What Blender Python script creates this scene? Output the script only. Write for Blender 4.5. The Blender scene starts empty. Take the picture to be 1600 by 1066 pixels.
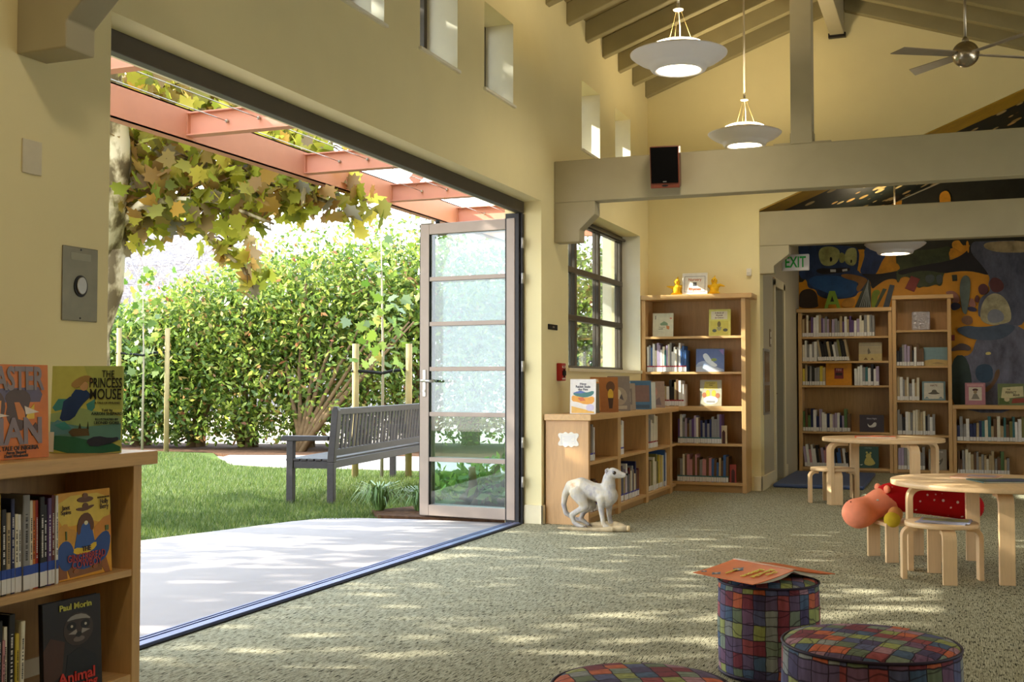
import bpy, bmesh, math, random
import numpy as np
from mathutils import Vector, Matrix, Euler

random.seed(7); rng = np.random.default_rng(11)
SC = bpy.context.scene
COL = SC.collection
R = math.radians
PI = math.pi

# ------------------------------------------------------------------ camera
cam_d = bpy.data.cameras.new('camera')
cam_d.sensor_width = 36.0
cam_d.lens = 36.0 * 1785.0 / 1600.0
cam_d.clip_start = 0.05
cam_d.clip_end = 500
cam = bpy.data.objects.new('camera', cam_d)
COL.objects.link(cam)
cam.location = (0, 0, 1.15)
cam.rotation_euler = (R(90 + 2.0855), 0, R(21.0936))
SC.camera = cam

# ------------------------------------------------------------------ look
SC.view_settings.view_transform = 'Standard'
SC.view_settings.look = 'None'
SC.view_settings.gamma = 1.0
SC.view_settings.use_curve_mapping = False
SC.view_settings.exposure = 1.27
SC.cycles.use_denoising = True
SC.cycles.max_bounces = 10
SC.cycles.diffuse_bounces = 5
SC.cycles.transparent_max_bounces = 24
SC.cycles.sample_clamp_indirect = 6.0
SC.cycles.caustics_reflective = False
SC.cycles.caustics_refractive = False

# ------------------------------------------------------------------ sky and sun
world = bpy.data.worlds.new('sky'); SC.world = world
world.use_nodes = True
wn = world.node_tree
wn.nodes.clear()
wo = wn.nodes.new('ShaderNodeOutputWorld'); wb = wn.nodes.new('ShaderNodeBackground')
wtc = wn.nodes.new('ShaderNodeTexCoord'); wsep = wn.nodes.new('ShaderNodeSeparateXYZ')
wr = wn.nodes.new('ShaderNodeValToRGB')
wr.color_ramp.elements[0].position = 0.0; wr.color_ramp.elements[0].color = (0.95, 0.97, 1.0, 1)
wr.color_ramp.elements[1].position = 0.8; wr.color_ramp.elements[1].color = (0.62, 0.78, 1.0, 1)
wn.links.new(wtc.outputs['Generated'], wsep.inputs[0])
wn.links.new(wsep.outputs['Z'], wr.inputs[0])
wn.links.new(wr.outputs[0], wb.inputs['Color'])
wb.inputs['Strength'].default_value = 3.1
wn.links.new(wb.outputs[0], wo.inputs[0])

SUN_DIR = Vector((1.0, 0.33, -0.57)).normalized()      # the way the light travels
sun_d = bpy.data.lights.new('sun', 'SUN')
sun_d.energy = 9.0; sun_d.angle = R(0.53); sun_d.color = (1.0, 0.93, 0.80)
sun = bpy.data.objects.new('sun', sun_d); COL.objects.link(sun)
sun.location = (-20, -4, 14)
sun.rotation_euler = SUN_DIR.to_track_quat('-Z', 'Y').to_euler()

# ------------------------------------------------------------------ materials
def lin(c):
    c = c / 255.0
    return c / 12.92 if c <= 0.04045 else ((c + 0.055) / 1.055) ** 2.4
def rgb(t, k=1.0):
    return (min(1, lin(t[0]) * k), min(1, lin(t[1]) * k), min(1, lin(t[2]) * k), 1)
MATS = {}
def chaikin(pts, it=2):
    for _ in range(it):
        n = len(pts); out = []
        for i in range(n):
            a, b = pts[i], pts[(i + 1) % n]
            out += [(a[0] * .75 + b[0] * .25, a[1] * .75 + b[1] * .25), (a[0] * .25 + b[0] * .75, a[1] * .25 + b[1] * .75)]
        pts = out
    return pts
class NT:
    def __init__(s, name):
        s.m = bpy.data.materials.new(name); s.m.use_nodes = True
        s.t = s.m.node_tree; s.t.nodes.clear()
        s.out = s.n('ShaderNodeOutputMaterial')
    def n(s, kind, **kw):
        x = s.t.nodes.new(kind)
        for k, v in kw.items(): setattr(x, k, v)
        return x
    def l(s, a, b): s.t.links.new(a, b)
    def ramp(s, stops, interp='LINEAR'):
        r = s.n('ShaderNodeValToRGB'); e = r.color_ramp.elements
        while len(e) < len(stops): e.new(0.5)
        for i, (p, c) in enumerate(stops): e[i].position = p; e[i].color = c
        r.color_ramp.interpolation = interp
        return r
    def bsdf(s, rough=0.6, spec=0.3, metal=0.0):
        b = s.n('ShaderNodeBsdfPrincipled')
        b.inputs['Roughness'].default_value = rough
        b.inputs['Specular IOR Level'].default_value = spec
        b.inputs['Metallic'].default_value = metal
        s.l(b.outputs[0], s.out.inputs[0]); return b
    def noise(s, scale, detail=3, vec=None, rough=0.5):
        x = s.n('ShaderNodeTexNoise'); x.inputs['Scale'].default_value = scale
        x.inputs['Detail'].default_value = detail; x.inputs['Roughness'].default_value = rough
        if vec is not None: s.l(vec, x.inputs['Vector'])
        return x
    def coord(s, scale=(1, 1, 1), which='Object'):
        tc = s.n('ShaderNodeTexCoord'); mp = s.n('ShaderNodeMapping')
        mp.inputs['Scale'].default_value = scale
        s.l(tc.outputs[which], mp.inputs[0]); return mp.outputs[0]
    def bump(s, height, b, strength=0.2, dist=0.01):
        x = s.n('ShaderNodeBump'); x.inputs['Strength'].default_value = strength
        x.inputs['Distance'].default_value = dist
        s.l(height, x.inputs['Height']); s.l(x.outputs[0], b.inputs['Normal'])

def mat(name, c, rough=0.6, spec=0.3, metal=0.0, var=0.08, scale=9.0, bump=0.0):
    if name in MATS: return MATS[name]
    s = NT(name); b = s.bsdf(rough, spec, metal)
    nz = s.noise(scale, 4, s.coord())
    rp = s.ramp([(0.3, rgb(c, 1 - var)), (0.7, rgb(c, 1 + var))])
    s.l(nz.outputs['Fac'], rp.inputs[0]); s.l(rp.outputs[0], b.inputs['Base Color'])
    if bump: s.bump(nz.outputs['Fac'], b, bump)
    MATS[name] = s.m; return s.m

def wood(name, c, axis='z', contrast=0.16, rough=0.38):
    key = name + axis
    if key in MATS: return MATS[key]
    s = NT(name + '_' + axis); b = s.bsdf(rough, 0.35)
    sc = {'x': (1.3, 16, 16), 'y': (16, 1.3, 16), 'z': (16, 16, 1.3)}[axis]
    v = s.coord(sc)
    n1 = s.noise(1.3, 5, v, 0.6)
    n1.inputs['Distortion'].default_value = 1.2
    n2 = s.noise(9.0, 3, v, 0.7)
    mx = s.n('ShaderNodeMix'); mx.data_type = 'FLOAT'; mx.inputs[0].default_value = 0.35
    s.l(n1.outputs['Fac'], mx.inputs[2]); s.l(n2.outputs['Fac'], mx.inputs[3])
    rp = s.ramp([(0.32, rgb(c, 1 - contrast * 1.6)), (0.5, rgb(c)), (0.68, rgb(c, 1 + contrast))])
    s.l(mx.outputs[0], rp.inputs[0]); s.l(rp.outputs[0], b.inputs['Base Color'])
    s.bump(mx.outputs[0], b, 0.05)
    MATS[key] = s.m; return s.m

def emit(name, c, strength):
    if name in MATS: return MATS[name]
    s = NT(name); e = s.n('ShaderNodeEmission')
    e.inputs[0].default_value = rgb(c); e.inputs[1].default_value = strength
    s.l(e.outputs[0], s.out.inputs[0]); MATS[name] = s.m; return s.m

def glass(name, tint, refl=1.0, rough=0.0):
    if name in MATS: return MATS[name]
    s = NT(name)
    tr = s.n('ShaderNodeBsdfTransparent'); tr.inputs[0].default_value = rgb(tint)
    gl = s.n('ShaderNodeBsdfGlossy'); gl.inputs['Roughness'].default_value = rough
    lw = s.n('ShaderNodeLayerWeight'); lw.inputs[0].default_value = 0.5
    pw = s.n('ShaderNodeMath', operation='POWER'); pw.inputs[1].default_value = 4.0
    fr = s.n('ShaderNodeMath', operation='MULTIPLY_ADD'); fr.inputs[1].default_value = 0.92; fr.inputs[2].default_value = 0.045
    s.l(lw.outputs['Facing'], pw.inputs[0]); s.l(pw.outputs[0], fr.inputs[0])
    mu = s.n('ShaderNodeMath', operation='MULTIPLY'); mu.inputs[1].default_value = refl
    mu.use_clamp = True
    mx = s.n('ShaderNodeMixShader')
    s.l(fr.outputs[0], mu.inputs[0]); s.l(mu.outputs[0], mx.inputs[0])
    s.l(tr.outputs[0], mx.inputs[1]); s.l(gl.outputs[0], mx.inputs[2])
    s.l(mx.outputs[0], s.out.inputs[0]); MATS[name] = s.m; return s.m

def leafmat(name, stops, trans=0.45, rough=0.5):
    """leaf colour picked per leaf from the 'leaf_random' attribute; light passes through the blade"""
    if name in MATS: return MATS[name]
    s = NT(name)
    at = s.n('ShaderNodeAttribute'); at.attribute_name = 'leaf_random'
    rp = s.ramp([(p, rgb(c)) for p, c in stops])
    s.l(at.outputs['Fac'], rp.inputs[0])
    b = s.n('ShaderNodeBsdfPrincipled'); b.inputs['Roughness'].default_value = rough
    b.inputs['Specular IOR Level'].default_value = 0.35
    t = s.n('ShaderNodeBsdfTranslucent'); mx = s.n('ShaderNodeMixShader')
    mx.inputs[0].default_value = trans
    s.l(rp.outputs[0], b.inputs['Base Color']); s.l(rp.outputs[0], t.inputs[0])
    s.l(b.outputs[0], mx.inputs[1]); s.l(t.outputs[0], mx.inputs[2])
    s.l(mx.outputs[0], s.out.inputs[0]); MATS[name] = s.m; return s.m

# ------------------------------------------------------------------ mesh building
class MB:
    def __init__(s): s.v = []; s.f = []; s.m = []; s.smooth = []
    def add(s, vs, fs, mi=0, sm=False):
        o = len(s.v); s.v += [tuple(map(float, v)) for v in vs]
        s.f += [tuple(o + i for i in f) for f in fs]
        s.m += [mi] * len(fs); s.smooth += [sm] * len(fs); return s
    def box(s, x0, x1, y0, y1, z0, z1, mi=0):
        v = [(x0, y0, z0), (x1, y0, z0), (x1, y1, z0), (x0, y1, z0), (x0, y0, z1), (x1, y0, z1), (x1, y1, z1), (x0, y1, z1)]
        return s.add(v, [(0, 3, 2, 1), (4, 5, 6, 7), (0, 1, 5, 4), (1, 2, 6, 5), (2, 3, 7, 6), (3, 0, 4, 7)], mi)
    def tbox(s, x0, x1, y0, y1, z0, z1, M, mi=0):
        t = MB().box(x0, x1, y0, y1, z0, z1)
        return s.add([M @ Vector(v) for v in t.v], t.f, mi)
    def prism(s, poly, a, lo, hi, mi=0):
        """poly in the plane across axis a ('x': (y,z), 'y': (x,z), 'z': (x,y)), pushed lo..hi along a"""
        def p(u, w, h):
            return {'x': (h, u, w), 'y': (u, h, w), 'z': (u, w, h)}[a]
        n = len(poly)
        ar = sum(poly[i][0] * poly[(i + 1) % n][1] - poly[(i + 1) % n][0] * poly[i][1] for i in range(n))
        if (ar < 0) != (a == 'y'): poly = poly[::-1]
        v = [p(u, w, lo) for u, w in poly] + [p(u, w, hi) for u, w in poly]
        f = [tuple(range(n))[::-1], tuple(range(n, 2 * n))]
        f += [(i, (i + 1) % n, n + (i + 1) % n, n + i) for i in range(n)]
        return s.add(v, f, mi)
    def tube(s, pts, rad, seg=8, mi=0, cap=True):
        pts = [Vector(p) for p in pts]; n = len(pts)
        if not hasattr(rad, '__len__'): rad = [rad] * n
        up = Vector((0, 0, 1)); vs = []; prev = None
        for i, p in enumerate(pts):
            d = (pts[min(i + 1, n - 1)] - pts[max(i - 1, 0)]).normalized()
            if prev is None:
                a = up if abs(d.dot(up)) < 0.9 else Vector((1, 0, 0))
                u = d.cross(a).normalized()
            else:
                u = (prev - d * prev.dot(d)).normalized()
            prev = u; w = d.cross(u)
            for k in range(seg):
                t = 2 * PI * k / seg
                vs.append(p + (u * math.cos(t) + w * math.sin(t)) * rad[i])
        fs = [(i * seg + k, i * seg + (k + 1) % seg, (i + 1) * seg + (k + 1) % seg, (i + 1) * seg + k) for i in range(n - 1) for k in range(seg)]
        s.add(vs, fs, mi, True)
        if cap:
            o = len(s.v) - len(vs)
            s.f += [tuple(o + k for k in range(seg))[::-1], tuple(o + (n - 1) * seg + k for k in range(seg))]
            s.m += [mi, mi]; s.smooth += [False, False]
        return s
    def lathe(s, prof, cx=0, cy=0, z=0, seg=32, mi=0, closed=False):
        vs = []; n = len(prof)
        for r, h in prof:
            for k in range(seg):
                t = 2 * PI * k / seg; vs.append((cx + r * math.cos(t), cy + r * math.sin(t), z + h))
        fs = []
        for i in range(n if closed else n - 1):
            j = (i + 1) % n
            fs += [(i * seg + k, i * seg + (k + 1) % seg, j * seg + (k + 1) % seg, j * seg + k) for k in range(seg)]
        return s.add(vs, fs, mi, True)
    def disc(s, cx, cy, z, r, seg=32, mi=0, up=True):
        vs = [(cx + r * math.cos(2 * PI * k / seg), cy + r * math.sin(2 * PI * k / seg), z) for k in range(seg)]
        return s.add(vs, [tuple(range(seg)) if up else tuple(range(seg))[::-1]], mi)
    def ball(s, c, r, seg=16, ring=10, mi=0):
        r = r if hasattr(r, '__len__') else (r, r, r); vs = []; fs = []
        for i in range(ring + 1):
            ph = PI * i / ring
            for k in range(seg):
                t = 2 * PI * k / seg
                vs.append((c[0] + r[0] * math.sin(ph) * math.cos(t), c[1] + r[1] * math.sin(ph) * math.sin(t), c[2] + r[2] * math.cos(ph)))
        for i in range(ring):
            for k in range(seg):
                fs.append((i * seg + k, (i + 1) * seg + k, (i + 1) * seg + (k + 1) % seg, i * seg + (k + 1) % seg))
        return s.add(vs, fs, mi, True)
    def mesh(s, name):
        me = bpy.data.meshes.new(name); me.from_pydata(s.v, [], s.f)
        me.polygons.foreach_set('material_index', s.m)
        me.polygons.foreach_set('use_smooth', s.smooth)
        me.update(); return me
    def build(s, name, mats, parent=None, bevel=0.0, seg=2, label=None):
        me = s.mesh(name)
        for m in (mats if isinstance(mats, (list, tuple)) else [mats]): me.materials.append(m)
        o = bpy.data.objects.new(name, me); COL.objects.link(o)
        if parent is not None: o.parent = parent
        if label: o['label'] = label
        if bevel:
            b = o.modifiers.new('bevel', 'BEVEL'); b.width = bevel; b.segments = seg
            b.limit_method = 'ANGLE'; b.angle_limit = R(40)
        return o

def struct(o, name=None):
    o['kind'] = 'structure'; return o
def thing(name, label, cat, loc=(0, 0, 0), rz=0.0, group=None):
    o = bpy.data.objects.new(name, None); COL.objects.link(o)
    o.empty_display_size = 0.05
    o.location = loc; o.rotation_euler = (0, 0, rz)
    o['label'] = label; o['category'] = cat
    if group: o['group'] = group
    return o
def tag(o, label, cat, group=None):
    o['label'] = label; o['category'] = cat
    if group: o['group'] = group
    return o
def put(o, loc, rz=0.0):
    o.location = loc; o.rotation_euler = (0, 0, rz); return o
def copy_tree(o, parent=None):
    c = o.copy(); COL.objects.link(c); c.parent = parent
    for ch in o.children: copy_tree(ch, c)
    return c

def text(name, body, size, m, parent, loc, rot=(PI / 2, 0, 0), depth=0.0008, bold=0.0, sx=1.0, align='CENTER', spacing=1.0):
    cu = bpy.data.curves.new(name, 'FONT'); cu.body = body; cu.size = size
    cu.extrude = depth; cu.align_x = align; cu.align_y = 'CENTER'; cu.offset = bold
    cu.space_line = 0.85; cu.space_character = spacing; cu.resolution_u = 3
    t = bpy.data.objects.new(name, cu); COL.objects.link(t)
    bpy.context.view_layer.update()
    me = bpy.data.meshes.new_from_object(t.evaluated_get(bpy.context.evaluated_depsgraph_get()))
    bpy.data.objects.remove(t); me.name = name
    me.materials.clear(); me.materials.append(m)
    o = bpy.data.objects.new(name, me); COL.objects.link(o)
    o.parent = parent; o.location = loc; o.rotation_euler = rot; o.scale = (sx, 1, 1)
    return o

def blob(name, chains, voxel, m, parent, smooth=6, step=0.35):
    """one continuous skin grown over chains of (x, y, z, radius) and single ellipsoids (x, y, z, rx, ry, rz)"""
    b = MB()
    for ch in chains:
        if len(ch) == 6 and not hasattr(ch[0], '__len__'):
            b.ball(ch[:3], ch[3:], 20, 14); continue
        for p, q in zip(ch[:-1], ch[1:]):
            L = (Vector(p[:3]) - Vector(q[:3])).length
            n = max(2, int(L / (min(p[3], q[3]) * step)) + 1)
            for i in range(n + 1):
                t = i / n
                c = [p[k] * (1 - t) + q[k] * t for k in range(4)]
                b.ball(c[:3], c[3], 12, 8)
    o = b.build(name, m)
    rm = o.modifiers.new('remesh', 'REMESH'); rm.mode = 'VOXEL'; rm.voxel_size = voxel
    sm = o.modifiers.new('smooth', 'SMOOTH'); sm.iterations = smooth; sm.factor = 0.5
    bpy.context.view_layer.update()
    me = bpy.data.meshes.new_from_object(o.evaluated_get(bpy.context.evaluated_depsgraph_get()))
    o.modifiers.clear(); o.data = me; me.name = name
    me.polygons.foreach_set('use_smooth', [True] * len(me.polygons))
    if not me.materials: me.materials.append(m)
    o.parent = parent
    return o

def rots(n, tilt=1.0):
    """n random rotation matrices"""
    q = rng.normal(size=(n, 4)); q /= np.linalg.norm(q, axis=1)[:, None]
    w, x, y, z = q.T
    return np.stack([np.stack([1 - 2 * (y * y + z * z), 2 * (x * y - z * w), 2 * (x * z + y * w)], 1),
                     np.stack([2 * (x * y + z * w), 1 - 2 * (x * x + z * z), 2 * (y * z - x * w)], 1),
                     np.stack([2 * (x * z - y * w), 2 * (y * z + x * w), 1 - 2 * (x * x + y * y)], 1)], 1)
def scatter(name, tv, tf, P, Rm, S, m, parent=None):
    """one mesh of many small blades; tf: faces of equal length"""
    P = np.asarray(P, float); N = len(P); tv = np.asarray(tv, float); k = len(tv)
    S = np.asarray(S, float)
    V = np.einsum('nij,kj->nki', Rm, tv) * S[:, None, None] + P[:, None, :]
    tf = np.asarray(tf); nf, c = tf.shape
    F = (tf[None] + (np.arange(N) * k)[:, None, None]).reshape(-1)
    me = bpy.data.meshes.new(name)
    me.vertices.add(N * k); me.vertices.foreach_set('co', V.reshape(-1).astype(np.float32))
    me.loops.add(N * nf * c); me.loops.foreach_set('vertex_index', F.astype(np.int32))
    me.polygons.add(N * nf)
    me.polygons.foreach_set('loop_start', (np.arange(N * nf) * c).astype(np.int32))
    at = me.attributes.new('leaf_random', 'FLOAT', 'FACE')
    at.data.foreach_set('value', np.repeat(rng.random(N), nf).astype(np.float32))
    me.update(calc_edges=True); me.materials.append(m)
    o = bpy.data.objects.new(name, me); COL.objects.link(o); o.parent = parent
    return o
# ------------------------------------------------------------------ shared materials
PAINT = mat('yellow_wall_paint', (233, 220, 170), 0.75, 0.2, var=0.02, scale=3)
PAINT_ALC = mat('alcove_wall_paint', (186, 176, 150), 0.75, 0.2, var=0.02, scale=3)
TRIMW = mat('cream_trim_paint', (226, 214, 178), 0.5, 0.3, var=0.02)
REVEAL = mat('sunlit_reveal_tone', (238, 232, 212), 0.7, 0.2, var=0.02)  # wall paint lightened to imitate sun on the reveals; clerestory sills share it
BEAM = mat('taupe_beam_paint', (170, 161, 133), 0.55, 0.3, var=0.04, scale=4)
RAFT = mat('rafter_paint', (150, 140, 104), 0.6, 0.25, var=0.06, scale=5)
DECK = mat('roof_deck_paint', (150, 134, 92), 0.7, 0.2, var=0.05, scale=3)
BRONZE = mat('bronze_aluminium', (84, 76, 66), 0.5, 0.4, 0.25, var=0.04)
BRONZE_L = mat('light_bronze_aluminium', (140, 126, 114), 0.42, 0.5, 0.3, var=0.04)
DARKM = mat('dark_metal', (38, 36, 36), 0.45, 0.4, 0.3)
STEEL = mat('brushed_steel', (176, 172, 164), 0.32, 0.5, 0.95, var=0.05, scale=30)
TRACKM = mat('anodised_track', (98, 106, 144), 0.45, 0.4, 0.5, var=0.04)
SALMON = mat('salmon_steel_paint', (190, 130, 106), 0.55, 0.35, var=0.04, scale=5)
BLACK = mat('black_plastic', (16, 15, 15), 0.6, 0.3)
WHITEP = mat('white_plastic', (228, 222, 208), 0.45, 0.35, var=0.02)
CONC = mat('patio_concrete', (156, 150, 149), 0.85, 0.2, var=0.05, scale=2.2, bump=0.05)
CONC2 = mat('path_concrete', (150, 142, 136), 0.85, 0.2, var=0.05, scale=2)
STUCCO = mat('grey_stucco', (176, 174, 168), 0.9, 0.15, var=0.05, scale=18, bump=0.2)
GLASS_D = glass('door_glass', (232, 241, 241), 1.3)
GLASS_W = glass('window_glass', (246, 250, 250), 1.0)
BIRCH = {a: wood('pale_birch', (226, 192, 146), a, 0.06, 0.32) for a in 'xyz'}
MAPLE = {a: wood('honey_maple', (204, 164, 110), a, 0.12, 0.36) for a in 'xyz'}
PANEL = {a: wood('maple_back_panel', (178, 140, 92), a, 0.13, 0.42) for a in 'xyz'}
ENDP = wood('blond_end_panel', (198, 156, 106), 'z', 0.10, 0.36)

def carpet_mat():
    s = NT('sage_loop_carpet'); b = s.bsdf(0.95, 0.08)
    v = s.coord((1, 1, 1))
    br = s.n('ShaderNodeTexBrick'); br.offset = 0.37; br.offset_frequency = 2
    mp = s.n('ShaderNodeMapping'); mp.inputs['Rotation'].default_value = (0, 0, PI / 2)
    s.l(v, mp.inputs[0])
    wob = s.noise(16, 2, v)
    addv = s.n('ShaderNodeMixRGB'); addv.blend_type = 'ADD'; addv.inputs[0].default_value = 0.022
    s.l(mp.outputs[0], addv.inputs[1]); s.l(wob.outputs['Color'], addv.inputs[2])
    s.l(addv.outputs[0], br.inputs['Vector'])
    br.inputs['Scale'].default_value = 30
    br.inputs['Mortar Size'].default_value = 0.018; br.inputs['Mortar Smooth'].default_value = 0.3
    br.inputs['Brick Width'].default_value = 1.2; br.inputs['Row Height'].default_value = 0.27
    br.inputs['Color1'].default_value = (1, 1, 1, 1); br.inputs['Color2'].default_value = (0.6, 0.6, 0.6, 1)
    br.inputs['Mortar'].default_value = (0.15, 0.15, 0.15, 1)
    st = s.noise(1.0, 3, s.coord((140, 19, 1)), 0.6)
    dash = s.ramp([(0.38, (0.0, 0.0, 0.0, 1)), (0.47, (1, 1, 1, 1))])
    s.l(st.outputs['Fac'], dash.inputs[0])
    mu = s.n('ShaderNodeMixRGB'); mu.blend_type = 'MULTIPLY'; mu.inputs[0].default_value = 1
    s.l(br.outputs['Color'], mu.inputs[1]); s.l(dash.outputs[0], mu.inputs[2])
    fine = s.noise(260, 2, v)
    mu2 = s.n('ShaderNodeMixRGB'); mu2.blend_type = 'MULTIPLY'; mu2.inputs[0].default_value = 0.55
    s.l(mu.outputs[0], mu2.inputs[1]); s.l(fine.outputs['Fac'], mu2.inputs[2])
    rp = s.ramp([(0.0, rgb((54, 52, 38))), (0.3, rgb((136, 133, 108))), (0.75, rgb((186, 182, 156)))])
    s.l(mu2.outputs[0], rp.inputs[0]); s.l(rp.outputs[0], b.inputs['Base Color'])
    s.bump(mu2.outputs[0], b, 0.5, 0.006)
    return s.m
CARPET = carpet_mat()

# ------------------------------------------------------------------ room shell
W = -3.13; WO = -3.45           # inner and outer face of the left wall
GB = 12.30                      # back (gable) wall
fl = MB().box(-3.28, 5.0, -4.0, 15.62, -0.12, 0.0).build('floor', CARPET); struct(fl)

CL = [(4.30, 4.90), (5.40, 6.00), (6.49, 7.08), (7.56, 8.14), (9.88, 10.46), (10.99, 11.575)]
wl = MB()
def ycol(y0, y1, z0, z1): wl.box(WO, W, y0, y1, z0, z1)
ycol(-4, 3.65, 0, 3.28); ycol(3.65, 8.78, 2.64, 3.28); ycol(8.78, 9.48, 0, 3.28)
ycol(9.48, 11.95, 0, 1.275); ycol(9.48, 11.95, 2.73, 3.28); ycol(11.95, 12.55, 0, 3.28)
prev = -4.0
for a, b_ in CL:
    ycol(prev, a, 3.28, 3.915); prev = b_
ycol(prev, 12.55, 3.28, 3.915); ycol(-4, 12.55, 3.915, 4.55)
struct(wl.build('wall_left', PAINT))

# gable wall with the tall stub on the left and the sloping head over the alcove
gw = MB()
gw.prism([(-3.13, 0), (-1.91, 0), (-1.91, 3.0), (-0.2, 3.70), (1.12, 4.24), (3.9, 3.1), (5.0, 3.1), (5.0, 3.3), (-1.08, 5.45), (-3.13, 4.62)], 'y', GB, GB + 0.22)
struct(gw.build('wall_back', PAINT))
# alcove: left side wall with a dark doorway, painted end wall, sloping ceiling
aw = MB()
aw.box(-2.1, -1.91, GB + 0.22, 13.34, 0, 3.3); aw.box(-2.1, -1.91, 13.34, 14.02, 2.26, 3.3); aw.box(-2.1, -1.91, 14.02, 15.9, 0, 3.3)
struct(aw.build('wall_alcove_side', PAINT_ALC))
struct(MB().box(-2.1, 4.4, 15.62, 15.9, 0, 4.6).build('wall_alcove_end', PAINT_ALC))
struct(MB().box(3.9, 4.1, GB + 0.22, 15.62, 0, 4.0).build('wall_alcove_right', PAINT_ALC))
struct(MB().box(5.0, 5.2, -4, 3.8, 0, 3.4).box(5.0, 5.2, 3.8, 10.8, 0, 1.2).box(5.0, 5.2, 3.8, 10.8, 2.3, 3.4).box(5.0, 5.2, 10.8, 15.9, 0, 3.4).box(5.0, 5.2, 7.2, 7.6, 1.2, 2.3).build('wall_right', PAINT))
struct(MB().box(-3.45, 5.2, -4.2, -4.0, 0, 5.4).build('wall_front', PAINT))
fw = MB()
for y0, y1 in ((3.8, 7.2), (7.6, 10.8)):
    for k in range(4):
        y = y0 + (y1 - y0 - 0.05) * k / 3; fw.box(5.08, 5.14, y, y + 0.05, 1.2, 2.3)
    for z in (1.2, 1.72, 2.25): fw.box(5.08, 5.14, y0, y1, z, z + 0.05)
w8 = struct(fw.build('window_8', BRONZE))
MB().box(5.11, 5.115, 3.8, 10.8, 1.2, 2.3).build('pane', GLASS_W, w8)

# roof deck (two slopes) and painted rafters
SL, SR = 0.365, 0.345
RX = -1.083
ZR = 4.30 + SL * (RX + 3.13)            # underside of the rafters at the ridge
RH = 0.19
zc = ZR + RH
def roofz(x): return zc - SL * (RX - x) if x < RX else zc - SR * (x - RX)
ce = MB()
ce.prism([(-4.1, roofz(-4.1)), (RX, zc), (5.6, roofz(5.6)), (5.6, roofz(5.6) + 0.12), (RX, zc + 0.12), (-4.1, roofz(-4.1) + 0.12)], 'y', -4.3, 12.9)
struct(ce.build('ceiling', DECK))
y = 12.20; k = 0
while y > -4:
    r = MB()
    t = 0.085
    r.prism([(W + 0.001, 4.30), (W + 0.001, roofz(W) - 0.001), (RX - 0.074, roofz(RX - 0.074) - 0.001), (RX - 0.074, ZR - SL * 0.074)], 'y', y, y + t)
    r.prism([(RX + 0.076, ZR - SR * 0.076), (RX + 0.076, roofz(RX + 0.076) - 0.001), (4.999, roofz(4.999) - 0.001), (4.999, roofz(4.999) - RH)], 'y', y, y + t)
    struct(r.build('trim_rafter', RAFT, bevel=0.006, seg=1))
    y -= 0.552; k += 1
rb = MB().box(-1.156, -1.01, -4, 12.26, 4.78, zc - 0.03).build('trim_ridge_beam', BEAM, bevel=0.008)
struct(rb)
struct(MB().box(-1.17, -0.995, 12.22, 12.28, 4.755, 4.80).build('trim_ridge_bracket', DARKM))

# ------------------------------------------------------------------ cross beams with wall corbels, king posts
def corbel(x, y0, y1, z0, z1):
    return [(x, z0), (x + 0.225, z0), (x + 0.225, z0 + 0.10), (x + 0.36, z0 + 0.225), (x + 0.36, z1), (x, z1)]
def cross_beam(n, y, zb, zt, x0, post=True):
    b = struct(MB().box(x0, 4.99, y, y + 0.15, zb, zt).build('trim_beam_%s' % n, BEAM, bevel=0.008))
    c = MB().prism(corbel(x0, 0, 0, zb - 0.335, zb + 0.0), 'y', y + 0.002, y + 0.148)
    c.build('corbel', BEAM, b, bevel=0.006)
    if post:
        MB().box(-1.165, -1.0, y + 0.002, y + 0.148, zt, 4.78).build('king_post', BEAM, b, bevel=0.006)
        s = MB().box(-1.30, -0.86, y + 0.01, y + 0.14, zt, zt + 0.012).box(-1.172, -1.165, y + 0.02, y + 0.13, zt, zt + 0.09).box(-1.0, -0.993, y + 0.02, y + 0.13, zt, zt + 0.09)
        s.build('post_shoe', BEAM, b)
    return b
cross_beam('1', 9.10, 2.668, 3.022, W)
cross_beam('2', 3.155, 2.668, 3.022, W)
b3 = struct(MB().box(-1.909, 4.99, 12.288, 12.44, 2.605, 2.975).build('trim_beam_3', BEAM, bevel=0.008))
MB().prism([(-1.909, 2.31), (-1.757, 2.31), (-1.757, 2.39), (-1.60, 2.51), (-1.60, 2.605), (-1.909, 2.605)], 'y', 12.29, 12.438).build('corbel', BEAM, b3, bevel=0.006)

# ------------------------------------------------------------------ baseboards, window and door trim
bb = MB().box(-3.278, -3.113, 8.764, 8.78, 0, 0.155).box(-3.13, -3.113, 8.764, 8.828, 0, 0.155)
struct(bb.build('baseboard_left', TRIMW, bevel=0.004))
struct(MB().box(-3.13, -3.113, -4, 3.65, 0, 0.155).build('baseboard_left_near', TRIMW, bevel=0.004))
struct(MB().box(-1.985, -1.893, 12.282, 12.30, 0, 0.155).box(-1.91, -1.893, 12.282, 13.25, 0, 0.155).build('baseboard_back', TRIMW, bevel=0.004))
struct(MB().box(-1.91, -1.893, 14.10, 14.30, 0, 0.155).build('baseboard_alcove', TRIMW, bevel=0.004))
struct(MB().box(-1.91, -1.89, 14.02, 14.13, 0, 2.34).box(-1.91, -1.89, 13.24, 13.34, 0, 2.34).box(-1.91, -1.89, 13.24, 14.13, 2.26, 2.36).build('trim_door_casing', TRIMW, bevel=0.003))
d2 = struct(MB().box(-2.06, -2.02, 13.34, 14.02, 0.0, 2.26).build('door_2', mat('black_door_paint', (24, 22, 20), 0.5)))
MB().tube([(-2.02, 13.9, 1.02), (-1.97, 13.9, 1.02), (-1.96, 13.8, 1.02)], 0.011).build('door_handle', BLACK, d2)

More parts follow.
